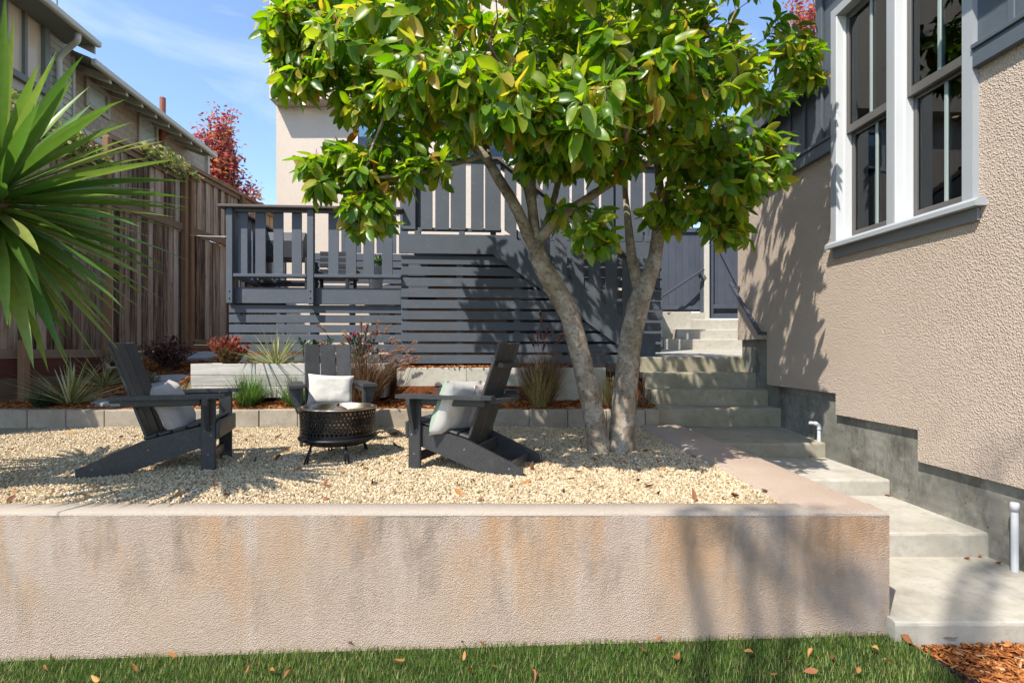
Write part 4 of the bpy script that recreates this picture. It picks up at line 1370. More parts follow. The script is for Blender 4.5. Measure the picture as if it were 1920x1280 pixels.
# cable from the fence to the deck
a = FM @ Vector((10.3, .12, P(343, 441, 10.3).z)); c = DM @ Vector((sL + .02, .06, dray(425, 442, 0).z))
mb = MB(); mb.tube([a, (a + c) / 2 + Vector((0, 0, -.01)), c], .007, 6)
o = mb.build('cable', MAT['cable'], None); tag(o, 'thin pale cable strung from the fence post to the deck rail', 'cable')

# ================================================================== PLANTER AND BLOCK WALL
pl = thing('timber_planter', (-2.9, 7, .98), 'long planter box of weathered whitish grey boards', 'planter')
x0, x1, dF, dB = -4.10, -1.62, 6.80, 7.24
for i in range(3):
    z0 = .985 + i * .1445
    blk('plank', pl, MAT['oldwood'], (x0, dF, z0), (x1, dF + .038, z0 + .142), None, .005)
    blk('plank', pl, MAT['oldwood'], (x0 - .001, dF + .0385, z0), (x0 + .037, dB, z0 + .142), None, .005)
    blk('plank', pl, MAT['oldwood'], (x1 - .037, dF + .0385, z0), (x1 + .001, dB, z0 + .142), None, .005)
    blk('plank', pl, MAT['oldwood'], (x0, dB + .0005, z0), (x1, dB + .038, z0 + .142), None, .005)
mb = MB(); mb.box((x0 + .04, dF + .04, 1.2), (x1 - .04, dB - .002, 1.375)); mb.build('soil', MAT['mulch_base'], pl)
bw = thing('block_wall', (-.6, 6.9, .9), 'low pale concrete block wall in front of the deck skirt', 'wall')
x = P(744, 0, 6.88).x
while x < .5:
    blk('block', bw, MAT['palewall'], (x, 6.88, .8), (x + .898, 7.03, 1.362 + random.uniform(-.004, .004)), None, .006)
    x += .90
# ================================================================== CHAIRS
CM = MAT['chair']
def adirondack(loc, heading, label, rail_yaw=0):
    root = thing('adirondack_chair', loc, label, 'chair', 'charcoal slatted lounge chairs on the gravel', heading)
    M = WM[root]
    b = .006
    for s in (-1, 1):
        blk('front_leg', root, CM, (-.10, s * .29 - .015, -.015), (0.0, s * .29 + .015, .545), M, b)
        mb = MB(); mb.prism([(s * .3055, .30), (s * .33, .30), (s * .40, .50), (s * .40, .545), (s * .3055, .545)], 0, -.064, -.034); mb.build('arm_bracket', CM, root, M)
        mb = MB(); mb.prism([(-.005, .355), (-.005, .20), (-.64, -.012), (-.90, -.012), (-.90, .055), (-.46, .245)], 1, s * .2595 - .0145, s * .2595 + .0145); mb.build('side_rail', CM, root, M)
        mb = MB(); mb.prism([(.055, s * .26), (.055, s * .405), (-.62, s * .375), (-.69, s * .345), (-.69, s * .26)], 2, .546, .573); mb.build('arm', CM, root, M)
        blk('arm_apron', root, CM, (-.62, s * .29 - .014, .49), (-.101, s * .29 + .014, .545), M, b)
    for i in range(5):
        x = -.02 - i * .095
        z = .362 - i * .0245
        Mx = M @ Matrix.Translation((x - .043, 0, z)) @ Matrix.Rotation(math.radians(-14.5), 4, 'Y')
        link('seat_slat', cbox_mesh(.086, .53, .022, b, CM), root, Mx)
    blk('front_apron', root, CM, (.0005, -.305, .235), (.027, .305, .365), M, b)
    blk('stretcher', root, CM, (-.075, -.2445, .055), (-.045, .2445, .125), M, b)
    blk('rear_stretcher', root, CM, (-.80, -.2445, .015), (-.77, .2445, .075), M, b)
    blk('back_support', root, CM, (-.52, -.2445, .10), (-.48, .2445, .19), M, b)
    tilt = math.radians(-19)
    for i in (-1, 0, 1):
        L = .86
        Mb = M @ Matrix.Translation((-.455, 0, .145)) @ Matrix.Rotation(tilt, 4, 'Y') @ Matrix.Translation((abs(i) * .012, i * .1615, L / 2)) @ Matrix.Rotation(-i * math.radians(7), 4, 'Z')
        link('back_slat', cbox_mesh(.024, .155, L, b, CM), root, Mb)
    # cross braces behind the slats
    mb = MB(); mb.prism([(-.022, -.235), (-.022, .235), (-.055, .215), (-.072, .12), (-.072, -.12), (-.055, -.215)], 2, -.016, .016)
    mb.build('back_brace', CM, root, M @ Matrix.Translation((-.455, 0, .145)) @ Matrix.Rotation(tilt, 4, 'Y') @ Matrix.Translation((0, 0, .70)))
    mb = MB(); mb.prism([(-.605, -.255), (-.605, .255), (-.70, .255), (-.755, .12), (-.765, 0), (-.755, -.12), (-.70, -.255)], 2, .515, .5445)
    mb.build('arm_brace', CM, root, M)
    # screw heads
    mb = MB()
    for s in (-1, 1):
        for x, z in ((-.03, .33), (-.07, .30), (-.03, .265), (-.05, .5), (-.05, .12), (-.45, .17), (-.80, .05)):
            yy = s * (.3055 if x > -.2 else .2745)
            k = []
            for j in range(8):
                a = 2 * math.pi * j / 8
                k.append((x + .006 * math.cos(a), z + .006 * math.sin(a)))
            mb.prism(k, 1, yy - .001, yy + s * .0015)
        for i in (-1, 0, 1): pass
    mb.build('screw_heads', MAT['apron'], root, M, kind='stuff')
    return root
def hdg(x, y): return math.atan2(y, x)
def chair_at(legpx, legpy, face, s):
    """near front leg seen at a pixel on the gravel, chair facing direction `face`, s: which side that leg is"""
    p = on_z(legpx, legpy, GRAV)
    f = Vector((*face, 0)).normalized(); l = Vector((-f.y, f.x, 0))
    c = p + f * .05 - l * (s * .29)
    c.z = GRAV
    return c, hdg(*face)
c, h = chair_at(391, 881, (.955, .29), -1)
ch1 = adirondack(c, h, 'charcoal slatted lounge chair in leaf shadow with a taupe cushion, seen side on')
c, h = chair_at(778, 879, (-.95, .31), 1)
ch3 = adirondack(c, h, 'charcoal slatted lounge chair near the tree trunks, back turned, with two cushions')
c = on_z(626, 832, GRAV); c.z = GRAV
ch2 = adirondack(c, hdg(.40, -.92), 'charcoal slatted lounge chair facing out behind the fire pit with a white cushion')

def pillow_mesh(w, h, t, name, n=18, seed=0):
    v, f = [], []
    for sd in (1, -1):
        for j in range(n + 1):
            for i in range(n + 1):
                a, c = 2 * i / n - 1, 2 * j / n - 1
                e = (1 - a ** 4) * (1 - c ** 4)
                th = t / 2 * max(0, e) ** .55
                pin = 1 - .07 * (1 - abs(a * c) ** 1.0) * (abs(a) ** 6 + abs(c) ** 6 > .3)
                px_ = a * w / 2 * (1 - .07 * (1 - c * c) * abs(a) ** 3)
                py_ = c * h / 2 * (1 - .07 * (1 - a * a) * abs(c) ** 3)
                wr = .012 * mnoise.noise((a * 2.2 + seed, c * 2.2, sd)) + .006 * mnoise.noise((a * 5 + seed, c * 5, sd))
                edge = min(1, 3 * (1 - max(abs(a), abs(c))))
                v.append((px_, py_, sd * th + wr * edge))
    m = (n + 1) ** 2
    for sd in (0, 1):
        for j in range(n):
            for i in range(n):
                q = (j*(n+1)+i, j*(n+1)+i+1, (j+1)*(n+1)+i+1, (j+1)*(n+1)+i)
                q = tuple(x + sd * m for x in q)
                f.append(q if sd == 0 else q[::-1])
    return newmesh(name, v, f, True)
def pillow(chair, x, y, z, w, h, t, lean, mat, label, roll=0, yaw=0, seed=0):
    M = WM[chair] @ Matrix.Translation((x, y, z)) @ Matrix.Rotation(yaw, 4, 'Z') @ Matrix.Rotation(lean, 4, 'Y') @ Matrix.Rotation(math.radians(90), 4, 'Y') @ Matrix.Rotation(math.radians(90) + roll, 4, 'Z')
    me = pillow_mesh(w, h, t, 'cushion', seed=seed)
    for m in (mat if isinstance(mat, list) else [mat]): me.materials.append(m)
    if isinstance(mat, list):
        for p in me.polygons:
            p.material_index = 1 if p.center.z > 0 and p.center.x > -w * .3 else 0
    o = link('cushion', me, None, M)
    tag(o, label, 'cushion')
    return o
R9 = math.radians
pillow(ch1, -.36, 0, .455, .46, .42, .17, R9(-24), MAT['fab_taupe'], 'taupe square cushion on the chair in leaf shadow', R9(5), R9(0), 1)
pillow(ch2, -.35, .0, .49, .45, .34, .15, R9(-20), MAT['fab_white'], 'white oblong cushion on the chair behind the fire pit', R9(-4), 0, 2)
pillow(ch3, -.32, .13, .465, .45, .45, .17, R9(-20), [MAT['fab_white'], MAT['fab_green']], 'white and green square cushion on the chair with its back turned', R9(4), R9(-14), 3)
pillow(ch3, -.41, -.14, .455, .42, .42, .13, R9(-22), MAT['fab_pink'], 'pale pink cushion tucked behind the white and green one', R9(-5), R9(-4), 4)

# ================================================================== FIRE PIT
fc = on_z(634, 857, GRAV); fc = Vector(((634 - PX0) * 4.55 / F, 4.55, GRAV))
fp = thing('fire_pit', fc, 'round perforated black steel fire pit with a bronze inner drum', 'fire pit')
NC, rows = 104, 26
r0, r1, z0, z1 = .292, .315, .175, .415
mb = MB()
v = []
zs = [z0 + (z1 - z0) * j / rows for j in range(rows + 1)]
for j, z in enumerate(zs):
    t = (z - z0) / (z1 - z0)
    r = r0 + (r1 - r0) * t
    for i in range(NC):
        a = 2 * math.pi * i / NC
        v.append((fc.x + r * math.cos(a), fc.y + r * math.sin(a), fc.z + z))
f = []
for j in range(rows):
    for i in range(NC):
        band = j // 2
        hole = 4 <= j <= 24 and (j - 4) % 3 != 2 and (i + (j - 4) // 3) % 2 == 0
        if 2 <= j <= 3: hole = (i % 24) in (2, 3, 4, 5, 6, 7, 8, 9) and False
        if hole: continue
        f.append((j*NC+i, j*NC+(i+1) % NC, (j+1)*NC+(i+1) % NC, (j+1)*NC+i))
mb.add(v, f)
sh = mb.build('perforated_shell', MAT['black_metal'], fp)
sm = sh.modifiers.new('sheet', 'SOLIDIFY'); sm.thickness = .003
mb = MB(); mb.lathe([(.300, .414), (.322, .414), (.322, .424), (.300, .430), (.288, .424), (.286, .30), (.280, .19), (.0, .185)], 72, fc); mb.build('inner_drum', MAT['bronze'], fp, smooth=True)
mb = MB(); mb.lathe([(.287, .185), (.318, .183), (.325, .172), (.318, .160), (.295, .150), (.24, .118), (.12, .098), (0, .095)], 64, fc); mb.build('base_bowl', MAT['black_metal'], fp, smooth=True)
mb = MB(); mb.lathe([(.20, .20), (.19, .33), (.12, .385), (.03, .425), (.0, .43)], 40, fc); mb.build('inner_cone', MAT['bronze'], fp, smooth=True)
mb = MB(); mb.lathe([(0, .43), (.012, .432), (.014, .442), (.008, .452), (0, .454)], 14, fc); mb.build('knob', MAT['black_metal'], fp, smooth=True)
for k in range(4):
    a = math.radians(-58 + 90 * k) if k in (0, 2) else math.radians(-122 + 90 * (k - 1))
    a = math.radians((-60, -120, 60, 120)[k])
    for da in (-.045, .045):
        p = fc + Vector((.27 * math.cos(a), .27 * math.sin(a), .15)); q = fc + Vector((.335 * math.cos(a + da), .335 * math.sin(a + da), -.01))
        mb = MB(); mb.tube([p, q], .0075, 8); mb.build('leg', MAT['black_metal'], fp, smooth=True)
# ================================================================== PLANTS
def ribbons(n, base, length, spread, width, droop, seg=5, zbias=0.0, jitter=.03, tilt0=0.0, azr=None, fold=.25):
    """blade ribbons rising from a base; returns verts, faces, per-vertex random"""
    V, Fc, Rn = [], [], []
    for _ in range(n):
        az = random.uniform(0, 2 * math.pi) if azr is None else random.uniform(*azr)
        th = tilt0 + spread * math.sqrt(random.random())
        L = length * random.uniform(.65, 1.1)
        d = Vector((math.sin(th) * math.cos(az), math.sin(th) * math.sin(az), math.cos(th)))
        p = Vector(base) + Vector((random.uniform(-1, 1), random.uniform(-1, 1), 0)) * jitter
        sidev = Vector((-math.sin(az), math.cos(az), 0))
        w = width * random.uniform(.7, 1.2)
        r = random.random() * .999
        b0 = len(V)
        for k in range(seg + 1):
            t = k / seg
            ww = w * (1 - t ** 2.2) * (.6 + .4 * min(1, t * 4))
            nrm = sidev.cross(d)
            if fold:
                V.append(p - sidev * ww / 2); V.append(p + nrm * (-ww * fold)); V.append(p + sidev * ww / 2); Rn += [r] * 3
            else:
                V.append(p - sidev * ww / 2); V.append(p + sidev * ww / 2); Rn += [r] * 2
            d = (d + Vector((0, 0, -droop * random.uniform(.7, 1.3) * (t + .25) / seg * 2))).normalized()
            p = p + d * (L / seg)
        m = 3 if fold else 2
        for k in range(seg):
            for q in range(m - 1):
                a = b0 + k * m + q
                Fc.append((a, a + 1, a + 1 + m, a + m))
    return V, Fc, Rn
def ribmesh(name, parts, mat, parent, kind='stuff'):
    V, Fc, Rn = [], [], []
    for v, f, r in parts:
        b = len(V)
        V += v; Fc += [tuple(i + b for i in q) for q in f]; Rn += r
    me = newmesh(name, V, Fc, True)
    at = me.attributes.new('rnd', 'FLOAT', 'POINT')
    at.data.foreach_set('value', np.array(Rn, np.float32))
    me.materials.append(mat)
    o = link(name, me, parent)
    if parent is not None: o.matrix_basis = WM[parent].inverted()
    if kind: o['kind'] = kind
    return o
def plant(name, base, label, cat='plant', group=None):
    return thing(name, base, label, cat, group)
def bed_pt(px, d):
    x = (px - PX0) * d / F
    return Vector((x, d, bed_z(x, d)))

# big yucca at the left edge of the terrace
yc = P(-6, 388, 3.02)
yu = plant('yucca_tree', (yc.x - .80, yc.y + .42, GRAV), 'large yucca with broad glossy sword leaves at the end of the gravel terrace', 'yucca')
mb = MB()
mb.tube(smooth_path([(yc.x - .80, yc.y + .42, GRAV - .05), (yc.x - .62, yc.y + .36, 1.3), (yc.x - .20, yc.y + .06, 1.9), (yc.x, yc.y, yc.z + .1)], 8), [.13 - .05 * i / 24 for i in range(25)], 12, jit=.18)
mb.build('trunk', MAT['yuccatrunk'], yu, smooth=True)
random.seed(21)
golden = math.pi * (3 - math.sqrt(5))
NL = 190
yh = yc + Vector((-1.35, .42, -.02))
mb = MB(); mb.tube(smooth_path([(yc.x - .72, yc.y + .40, 1.0), (yc.x - 1.05, yc.y + .43, 1.6), yh + Vector((0, 0, .1))], 6), [.09 - .02 * i / 12 for i in range(13)], 10, jit=.18); mb.build('trunk', MAT['yuccatrunk'], yu, smooth=True)
for i in range(NL + 80):
    head = yc if i < NL else yh
    if i >= NL: t = (i - NL + .5) / 80
    else: t = (i + .5) / NL
    zc = 1 - 1.93 * t ** .95                            # from straight up to hanging
    az = i * golden + random.uniform(-.2, .2)
    r = math.sqrt(max(0, 1 - zc * zc))
    d = Vector((r * math.cos(az), r * math.sin(az), zc))
    L = random.uniform(.76, .97) * (1.0 if zc > -.2 else .95)
    w = random.uniform(.056, .078)
    sidev = d.cross(Vector((0, 0, 1)))
    if sidev.length < .1: sidev = Vector((1, 0, 0))
    sidev.normalize()
    roll = random.uniform(-.5, .5)
    sidev = (sidev * math.cos(roll) + d.cross(sidev) * math.sin(roll)).normalized()
    p = head + Vector((0, 0, -.22 * t + .12)) + d * .05
    V = []
    seg = 9
    dr = random.uniform(.02, .16) + (.10 if random.random() < .12 else 0)
    for k in range(seg + 1):
        s = k / seg
        prof = (.55 + .45 * min(1, s * 2.6)) * (1 - max(0, (s - .45) / .55) ** 1.55)
        ww = w * prof
        nrm = sidev.cross(d)
        V += [p - sidev * ww / 2 + nrm * ww * .10, p - nrm * ww * .12, p + sidev * ww / 2 + nrm * ww * .10]
        d = (d + Vector((0, 0, -dr * s / seg * 4))).normalized()
        p = p + d * (L / seg)
    Fc = []
    for k in range(seg):
        for q in (0, 1):
            a = k * 3 + q
            Fc.append((a, a + 1, a + 4, a + 3))
    me = newmesh('leaf', V, Fc, True); me.materials.append(MAT['yucca'])
    o = link('leaf', me, yu); o.matrix_basis = WM[yu].inverted()

random.seed(5)
# variegated yuccas
def var_yucca(base, L, n, label, w=.022):
    p = plant('variegated_yucca', base, label, 'yucca', 'striped yuccas in the beds')
    ribmesh('leaves', [ribbons(n, base, L, 1.35, w, .12, 5, jitter=.025)], MAT['variegated'], p)
var_yucca((-3.10, 7.0, 1.37), .62, 75, 'yellow striped yucca growing in the timber planter')
b = bed_pt(132, 6.62); var_yucca(b, .72, 95, 'yellow striped yucca by the fence at the far end of the kerb')
b = bed_pt(195, 7.5); var_yucca(b, .62, 50, 'shaded striped yucca behind the larger one by the fence')

# grass clumps
def clump(name, base, n, L, spread, w, droop, mat, label, cat='grass', jit=.07, seg=5):
    p = plant(name, base, label, cat, 'ornamental grasses in the bed')
    ribmesh('blades', [ribbons(n, base, L, spread, w, droop, seg, jitter=jit, fold=0)], mat, p)
    return p
b = bed_pt(466, 6.55); clump('grass_clump', b, 620, .48, .95, .009, .35, MAT['greengrass'], 'bright green grass tuft in front of the timber planter')
b = bed_pt(556, 6.56); clump('grass_clump', b, 420, .44, .95, .009, .35, MAT['greengrass'], 'green grass tuft half hidden by the chair behind the fire pit')
b = bed_pt(345, 6.60); clump('grass_clump', b, 320, .34, .95, .006, .3, MAT['palegrass'], 'pale dry looking grass tuft beside the flagstones')
b = bed_pt(85, 6.52); clump('grass_clump', b, 420, .30, 1.0, .008, .3, MAT['darkgreen'], 'dark green low grass mound in fence shade')
b = bed_pt(1140, 6.62); clump('grass_clump', b, 150, .50, .7, .007, .25, MAT['fountain_pale'], 'thin dry grass tuft between the two tree trunks')
b = bed_pt(1203, 6.55); clump('grass_clump', b, 90, .32, .9, .008, .3, MAT['fountain'], 'small reddish grass tuft beside the lowest concrete step')
b = bed_pt(875, 6.55); clump('grass_clump', b, 90, .36, .6, .006, .25, MAT['fountain_pale'], 'sparse straw grass tuft in front of the block wall')

# fountain grasses with plumes
BR_V = [(0, -.05, 0), (0, .05, 0), (1, 0, 0)]
def fountain(base, n, L, npl, PL, label, matb, matp, spread=.75, plr=(.10, .17), lean=None):
    p = plant('fountain_grass', base, label, 'grass', 'fountain grasses with plumes in the bed')
    ribmesh('blades', [ribbons(n, base, L, spread, .010, .33, 6, jitter=.10, fold=0), ribbons(n // 3, base, L * .6, spread * 1.3, .010, .5, 5, jitter=.12, fold=0)], matb, p)
    st, pos, dirs, ln = MB(), [], [], []
    for i in range(npl):
        az = random.uniform(0, 2 * math.pi); th = spread * .95 * math.sqrt(random.random())
        d = Vector((math.sin(th) * math.cos(az), math.sin(th) * math.sin(az), math.cos(th)))
        if lean: d = (d + Vector(lean)).normalized()
        q = Vector(base) + Vector((random.uniform(-.08, .08), random.uniform(-.08, .08), 0))
        pts = [q.copy()]
        LL = PL * random.uniform(.72, 1.1)
        for k in range(6):
            q = q + d * LL / 6; pts.append(q.copy())
            d = (d + Vector((d.x * .05, d.y * .05, -.07))).normalized()
        st.tube(pts, .0022, 4, cap=False)
        pl_ = random.uniform(*plr)
        for k in range(230):
            t = k / 230
            c = q + d * (pl_ * t)
            rad = .027 * math.sin(math.pi * min(1, t * .9 + .12)) ** .7
            a = random.uniform(0, 2 * math.pi)
            u = d.cross(Vector((0, 0, 1)) if abs(d.z) < .95 else Vector((1, 0, 0))).normalized(); w_ = d.cross(u)
            dd = (u * math.cos(a) + w_ * math.sin(a)) * .8 + d * .7
            pos.append(c); dirs.append(dd); ln.append(rad * random.uniform(.8, 1.5))
            if k % 38 == 37: d = (d + Vector((d.x * .06, d.y * .06, -.05))).normalized()
    st.build('stems', matb, p, smooth=True, kind='stuff').matrix_basis = WM[p].inverted()
    dirs = np.array([tuple(x) for x in dirs]); pos = np.array([tuple(x) for x in pos])
    S = np.stack([np.array(ln), np.full(len(ln), .10), np.full(len(ln), 1.0)], 1)
    scatter('plumes', BR_V, [(0, 1, 2)], pos, rot_frames(dirs, rand_dirs(len(ln))), S, matp, p)
b = bed_pt(682, 6.62); fountain(b, 1200, .70, 72, .90, 'purple fountain grass with pale tan plumes beside the timber planter', MAT['fountain'], MAT['plume'], .72, lean=(.06, 0, 0))
b = bed_pt(1016, 6.62); fountain(b, 800, .70, 14, 1.0, 'purple fountain grass with dark plumes in tree shade by the deck skirt', MAT['fountain'], MAT['plume_dark'], .5, (.18, .26))
b = bed_pt(1012, 6.50); clump('grass_clump', b, 560, .60, .75, .006, .32, MAT['fountain_pale'], 'straw coloured grass clump in front of the dark plumed grass')

# shrubs made of little leaves on stems
LV = [(0, 0, 0), (.5, -.22, .06), (1, 0, 0), (.5, .22, .06)]
LF = [(0, 1, 2), (0, 2, 3)]
def shrub(name, base, stems, h, spread, per, leaf, mats, label, cat='shrub', up=.6, tip=.25):
    p = plant(name, base, label, cat)
    st = MB(); A = [[], [], []]; T = [[], [], []]
    for i in range(stems):
        az = random.uniform(0, 6.283); th = spread * math.sqrt(random.random())
        d = Vector((math.sin(th) * math.cos(az), math.sin(th) * math.sin(az), math.cos(th)))
        L = h * random.uniform(.65, 1.05)
        q0 = Vector(base) + Vector((random.uniform(-1, 1), random.uniform(-1, 1), 0)) * .05
        st.tube([q0, q0 + d * L * .5, q0 + d * L], [.006, .005, .003], 5, cap=False)
        for k in range(per):
            t = random.uniform(.15, 1)
            a = random.uniform(0, 6.283)
            dd = Vector((math.cos(a), math.sin(a), 0)) * (1 - up) + d * up + Vector((0, 0, random.uniform(-.1, .3)))
            K = A if t < 1 - tip or len(mats) < 2 else T
            K[0].append(q0 + d * L * t); K[1].append(dd); K[2].append(leaf * random.uniform(.7, 1.2))
    st.build('stems', MAT['twig'], p, smooth=True, kind='stuff').matrix_basis = WM[p].inverted()
    for K, m, nm in ((A, mats[0], 'foliage'), (T, mats[-1], 'tips')):
        if not K[0]: continue
        dirs = np.array([tuple(x) for x in K[1]])
        scatter(nm, LV, LF, np.array([tuple(x) for x in K[0]]), rot_frames(dirs, rand_dirs(len(dirs), .2, 1)), np.array(K[2]), m, p)
shrub('conebush', (-3.72, 7.0, 1.36), 46, .40, .75, 34, .075, [MAT['olivetip'], MAT['redtip']], 'bushy shrub with red leaf tips in the timber planter', tip=.30)
shrub('succulent', (-2.62, 7.05, 1.37), 12, .38, .55, 26, .10, [MAT['darkgreen']], 'grey green rosette plant at the middle of the timber planter', 'plant', .45)
shrub('conebush', (-2.0, 7.0, 1.36), 9, .50, .5, 26, .07, [MAT['darkgreen'], MAT['pinkflower']], 'pink flowered bush behind the tan plumed grass', tip=.10)
b = bed_pt(318, 8.4); shrub('burgundy_shrub', b, 60, .55, .95, 34, .06, [MAT['burgundy']], 'dark burgundy shrub in front of the fence', up=.35)
b = bed_pt(272, 7.5); shrub('grey_shrub', b, 30, .22, 1.1, 30, .035, [MAT['greyleaf']], 'small grey green mound behind the left chair', up=.3)
b = bed_pt(225, 7.9); shrub('dry_shrub', b, 40, .45, .9, 26, .05, [MAT['fountain']], 'brownish dry shrub in fence shade beside the striped yuccas', up=.4)

# creeper on top of the fence
def creeper(d0, d1, z, h, w, n, label, drop=.0):
    p = plant('creeper', FM @ Vector(((d0 + d1) / 2, 0, z)), label, 'creeper', 'creepers on top of the fence')
    D = rng.uniform(d0, d1, n)
    env = np.sin(np.pi * (D - d0) / (d1 - d0)) ** .5
    pts = np.stack([D, rng.uniform(-w, w, n), z + rng.uniform(-drop, 1, n) * h * env * (.6 + .4 * np.sin(D * 9) ** 2)], 1)
    M3 = np.array(FM.to_3x3()); o = np.array(FM.translation)
    pos = pts @ M3.T + o
    dirs = rand_dirs(n, -.8, .6)
    scatter('foliage', LV, LF, pos, rot_frames(dirs, rand_dirs(n, .1, 1)), rng.uniform(.07, .14, n), MAT['ivy'], p)
    mb = MB()
    for i in range(14):
        k = [FM @ Vector((random.uniform(d0, d1), random.uniform(-w, w) * .5, z - .02))]
        for j in range(4): k.append(k[-1] + Vector((random.uniform(-.08, .1), random.uniform(-.2, .2), random.uniform(-.02, .12))))
        mb.tube(k, .007, 5, cap=False)
    mb.build('stems', MAT['twig'], p, smooth=True, kind='stuff').matrix_basis = WM[p].inverted()
creeper(7.25, 8.28, 4.45, .42, .16, 900, 'yellow green creeper over the lower fence section beside the tall post', .4)
creeper(9.0, 10.6, 4.95, .32, .16, 1100, 'yellow green creeper spilling over the middle fence sections', .35)
creeper(6.1, 7.0, 4.45, .55, .2, 500, 'leafy creeper on the fence end behind the big yucca', .2)

# red maples
def simple_tree(name, base, h, crown, n, leaf, mat, label, nb=26, group=None):
    """crown: list of (centre, radii)"""
    p = plant(name, base, label, 'tree', group)
    mb = MB()
    tops = []
    b0 = Vector(base)
    tt = Vector((b0.x, b0.y, b0.z + h * .85))
    mb.tube(smooth_path([b0, b0 + Vector((.05, 0, h * .3)), b0 + Vector((-.04, .05, h * .6)), tt], 5), [h * .022 * (1 - .85 * i / 15) for i in range(16)], 8, jit=.1)
    mb.build('trunk', MAT['bark'], p, smooth=True).matrix_basis = WM[p].inverted()
    mb = MB(); pos = []
    wts = np.array([r[0] * r[1] * r[2] for c, r in crown]); wts /= wts.sum()
    for i in range(nb * len(crown)):
        c, r = crown[rng.choice(len(crown), p=wts)]
        e = Vector(c) + Vector(rand_dirs(1)[0] * np.array(r) * rng.uniform(.5, 1.0))
        s = b0 + Vector((0, 0, min(h * .8, max(h * .3, (e.z - b0.z) * rng.uniform(.55, .8)))))
        m_ = (s + e) / 2 + Vector(tuple(rng.uniform(-.1, .1, 3) * h * .12)) + Vector((0, 0, -.03 * h))
        path_ = smooth_path([s, m_, e], 4)
        mb.tube(path_, [h * .006 * (1 - .8 * j / 8) for j in range(9)], 5, cap=False)
        for j in range(n // (nb * len(crown))):
            t = random.uniform(.35, 1.05); q = s.lerp(e, t) if t > 1 else path_[min(8, int(t * 8))]
            pos.append(q + Vector(tuple(rng.normal(0, .07 * h * .24, 3))))
    mb.build('branches', MAT['twig'], p, smooth=True, kind='stuff').matrix_basis = WM[p].inverted()
    pos = np.array([tuple(q) for q in pos]); k = len(pos)
    dirs = rand_dirs(k, -.9, .4)
    scatter('crown', LV, LF, pos, rot_frames(dirs, rand_dirs(k, -.2, 1)), rng.uniform(.7, 1.3, k) * leaf, mat, p)
q = P(408, 300, 22)
simple_tree('red_maple', (q.x + .2, 22, 1.5), 9.0, [((q.x - .1, 22, P(0, 245, 22).z), (.95, .8, 1.2)), ((q.x + .1, 22, P(0, 310, 22).z), (1.1, 1.0, 1.2)), ((q.x + .7, 22, P(0, 360, 22).z), (.9, 1.0, .9))], 9000, .20, MAT['maple'], 'slender red leaved maple beyond the fence', 30)
q = P(1510, 60, 24)
simple_tree('red_maple', (q.x, 24, 1.5), 16.0, [((q.x, 24, P(0, 60, 24).z), (1.2, 1.2, 1.8))], 6000, .22, MAT['maple'], 'red leaved maple top showing past the corner of the stucco house', 40)
# ================================================================== MAGNOLIA
random.seed(11)
tb = on_z(1146, 846, GRAV)
mg = plant('magnolia_tree', tb, 'two-trunked magnolia with large yellow green leaves growing through the gravel', 'tree')
def limb(name, pix, rad, n=14):
    pts = smooth_path([P(x, y, d) for x, y, d in pix], 6)
    k = len(pts)
    rr = []
    for i in range(k):
        t = i / (k - 1) * (len(rad) - 1); j = min(int(t), len(rad) - 2)
        rr.append(rad[j] + (rad[j+1] - rad[j]) * (t - j))
    mb = MB(); mb.tube(pts, rr, n, jit=.10)
    o = mb.build(name, MAT['bark'], mg, smooth=True); o.matrix_basis = WM[mg].inverted()
    return pts
skel = []                                             # nodes the twigs may grow from
D0 = tb.y
t1 = limb('trunk', [(1124, 862, D0), (1120, 820, D0), (1105, 735, D0 - .03), (1088, 665, D0 - .06), (1068, 590, D0 - .1), (1040, 538, D0 - .14), (1014, 492, D0 - .18), (1006, 455, D0 - .2)], [.118, .100, .094, .090, .088, .092, .078, .066])
t2 = limb('trunk', [(1163, 866, D0 + .02), (1166, 820, D0 + .02), (1172, 735, D0 + .02), (1182, 640, D0 + .02), (1196, 575, D0), (1210, 535, D0), (1226, 490, D0 + .02), (1236, 425, D0 + .04), (1240, 370, D0 + .08)], [.128, .112, .105, .099, .096, .080, .064, .055, .048])
skel += t1[-8:] + t2[-14:]
L = lambda pix, rad: skel.extend(limb('limb', pix, rad, 10)[3:])
L([(1204, 555, D0), (1190, 508, D0 + .05), (1183, 470, D0 + .08), (1178, 420, D0 + .12), (1170, 340, D0 + .2)], [.06, .052, .044, .035, .02])
L([(1010, 480, D0 - .18), (990, 440, D0 - .22), (968, 390, D0 - .26), (935, 335, D0 - .3), (905, 290, D0 - .32), (850, 240, D0 - .35), (790, 190, D0 - .4), (740, 150, D0 - .45), (680, 110, D0 - .5), (610, 70, D0 - .5)], [.058, .052, .048, .044, .038, .034, .028, .022, .016, .01])
L([(1006, 460, D0 - .2), (1000, 410, D0 - .18), (996, 350, D0 - .2), (1000, 280, D0 - .25), (1010, 180, D0 - .3), (1000, 60, D0 - .3), (980, -120, D0 - .2)], [.054, .046, .042, .036, .03, .022, .01])
L([(1010, 452, D0 - .2), (1050, 408, D0 - .25), (1105, 370, D0 - .3), (1160, 335, D0 - .3), (1230, 300, D0 - .3), (1310, 270, D0 - .3), (1400, 230, D0 - .3)], [.046, .04, .036, .032, .026, .02, .01])
L([(1016, 440, D0 - .18), (1034, 390, D0 - .1), (1048, 335, D0), (1062, 260, D0 + .1), (1090, 150, D0 + .2), (1120, 0, D0 + .3)], [.034, .03, .028, .024, .018, .01])
L([(938, 340, D0 - .3), (918, 300, D0 - .2), (905, 250, D0 - .1), (880, 160, D0), (850, 40, D0 + .1)], [.034, .03, .026, .02, .01])
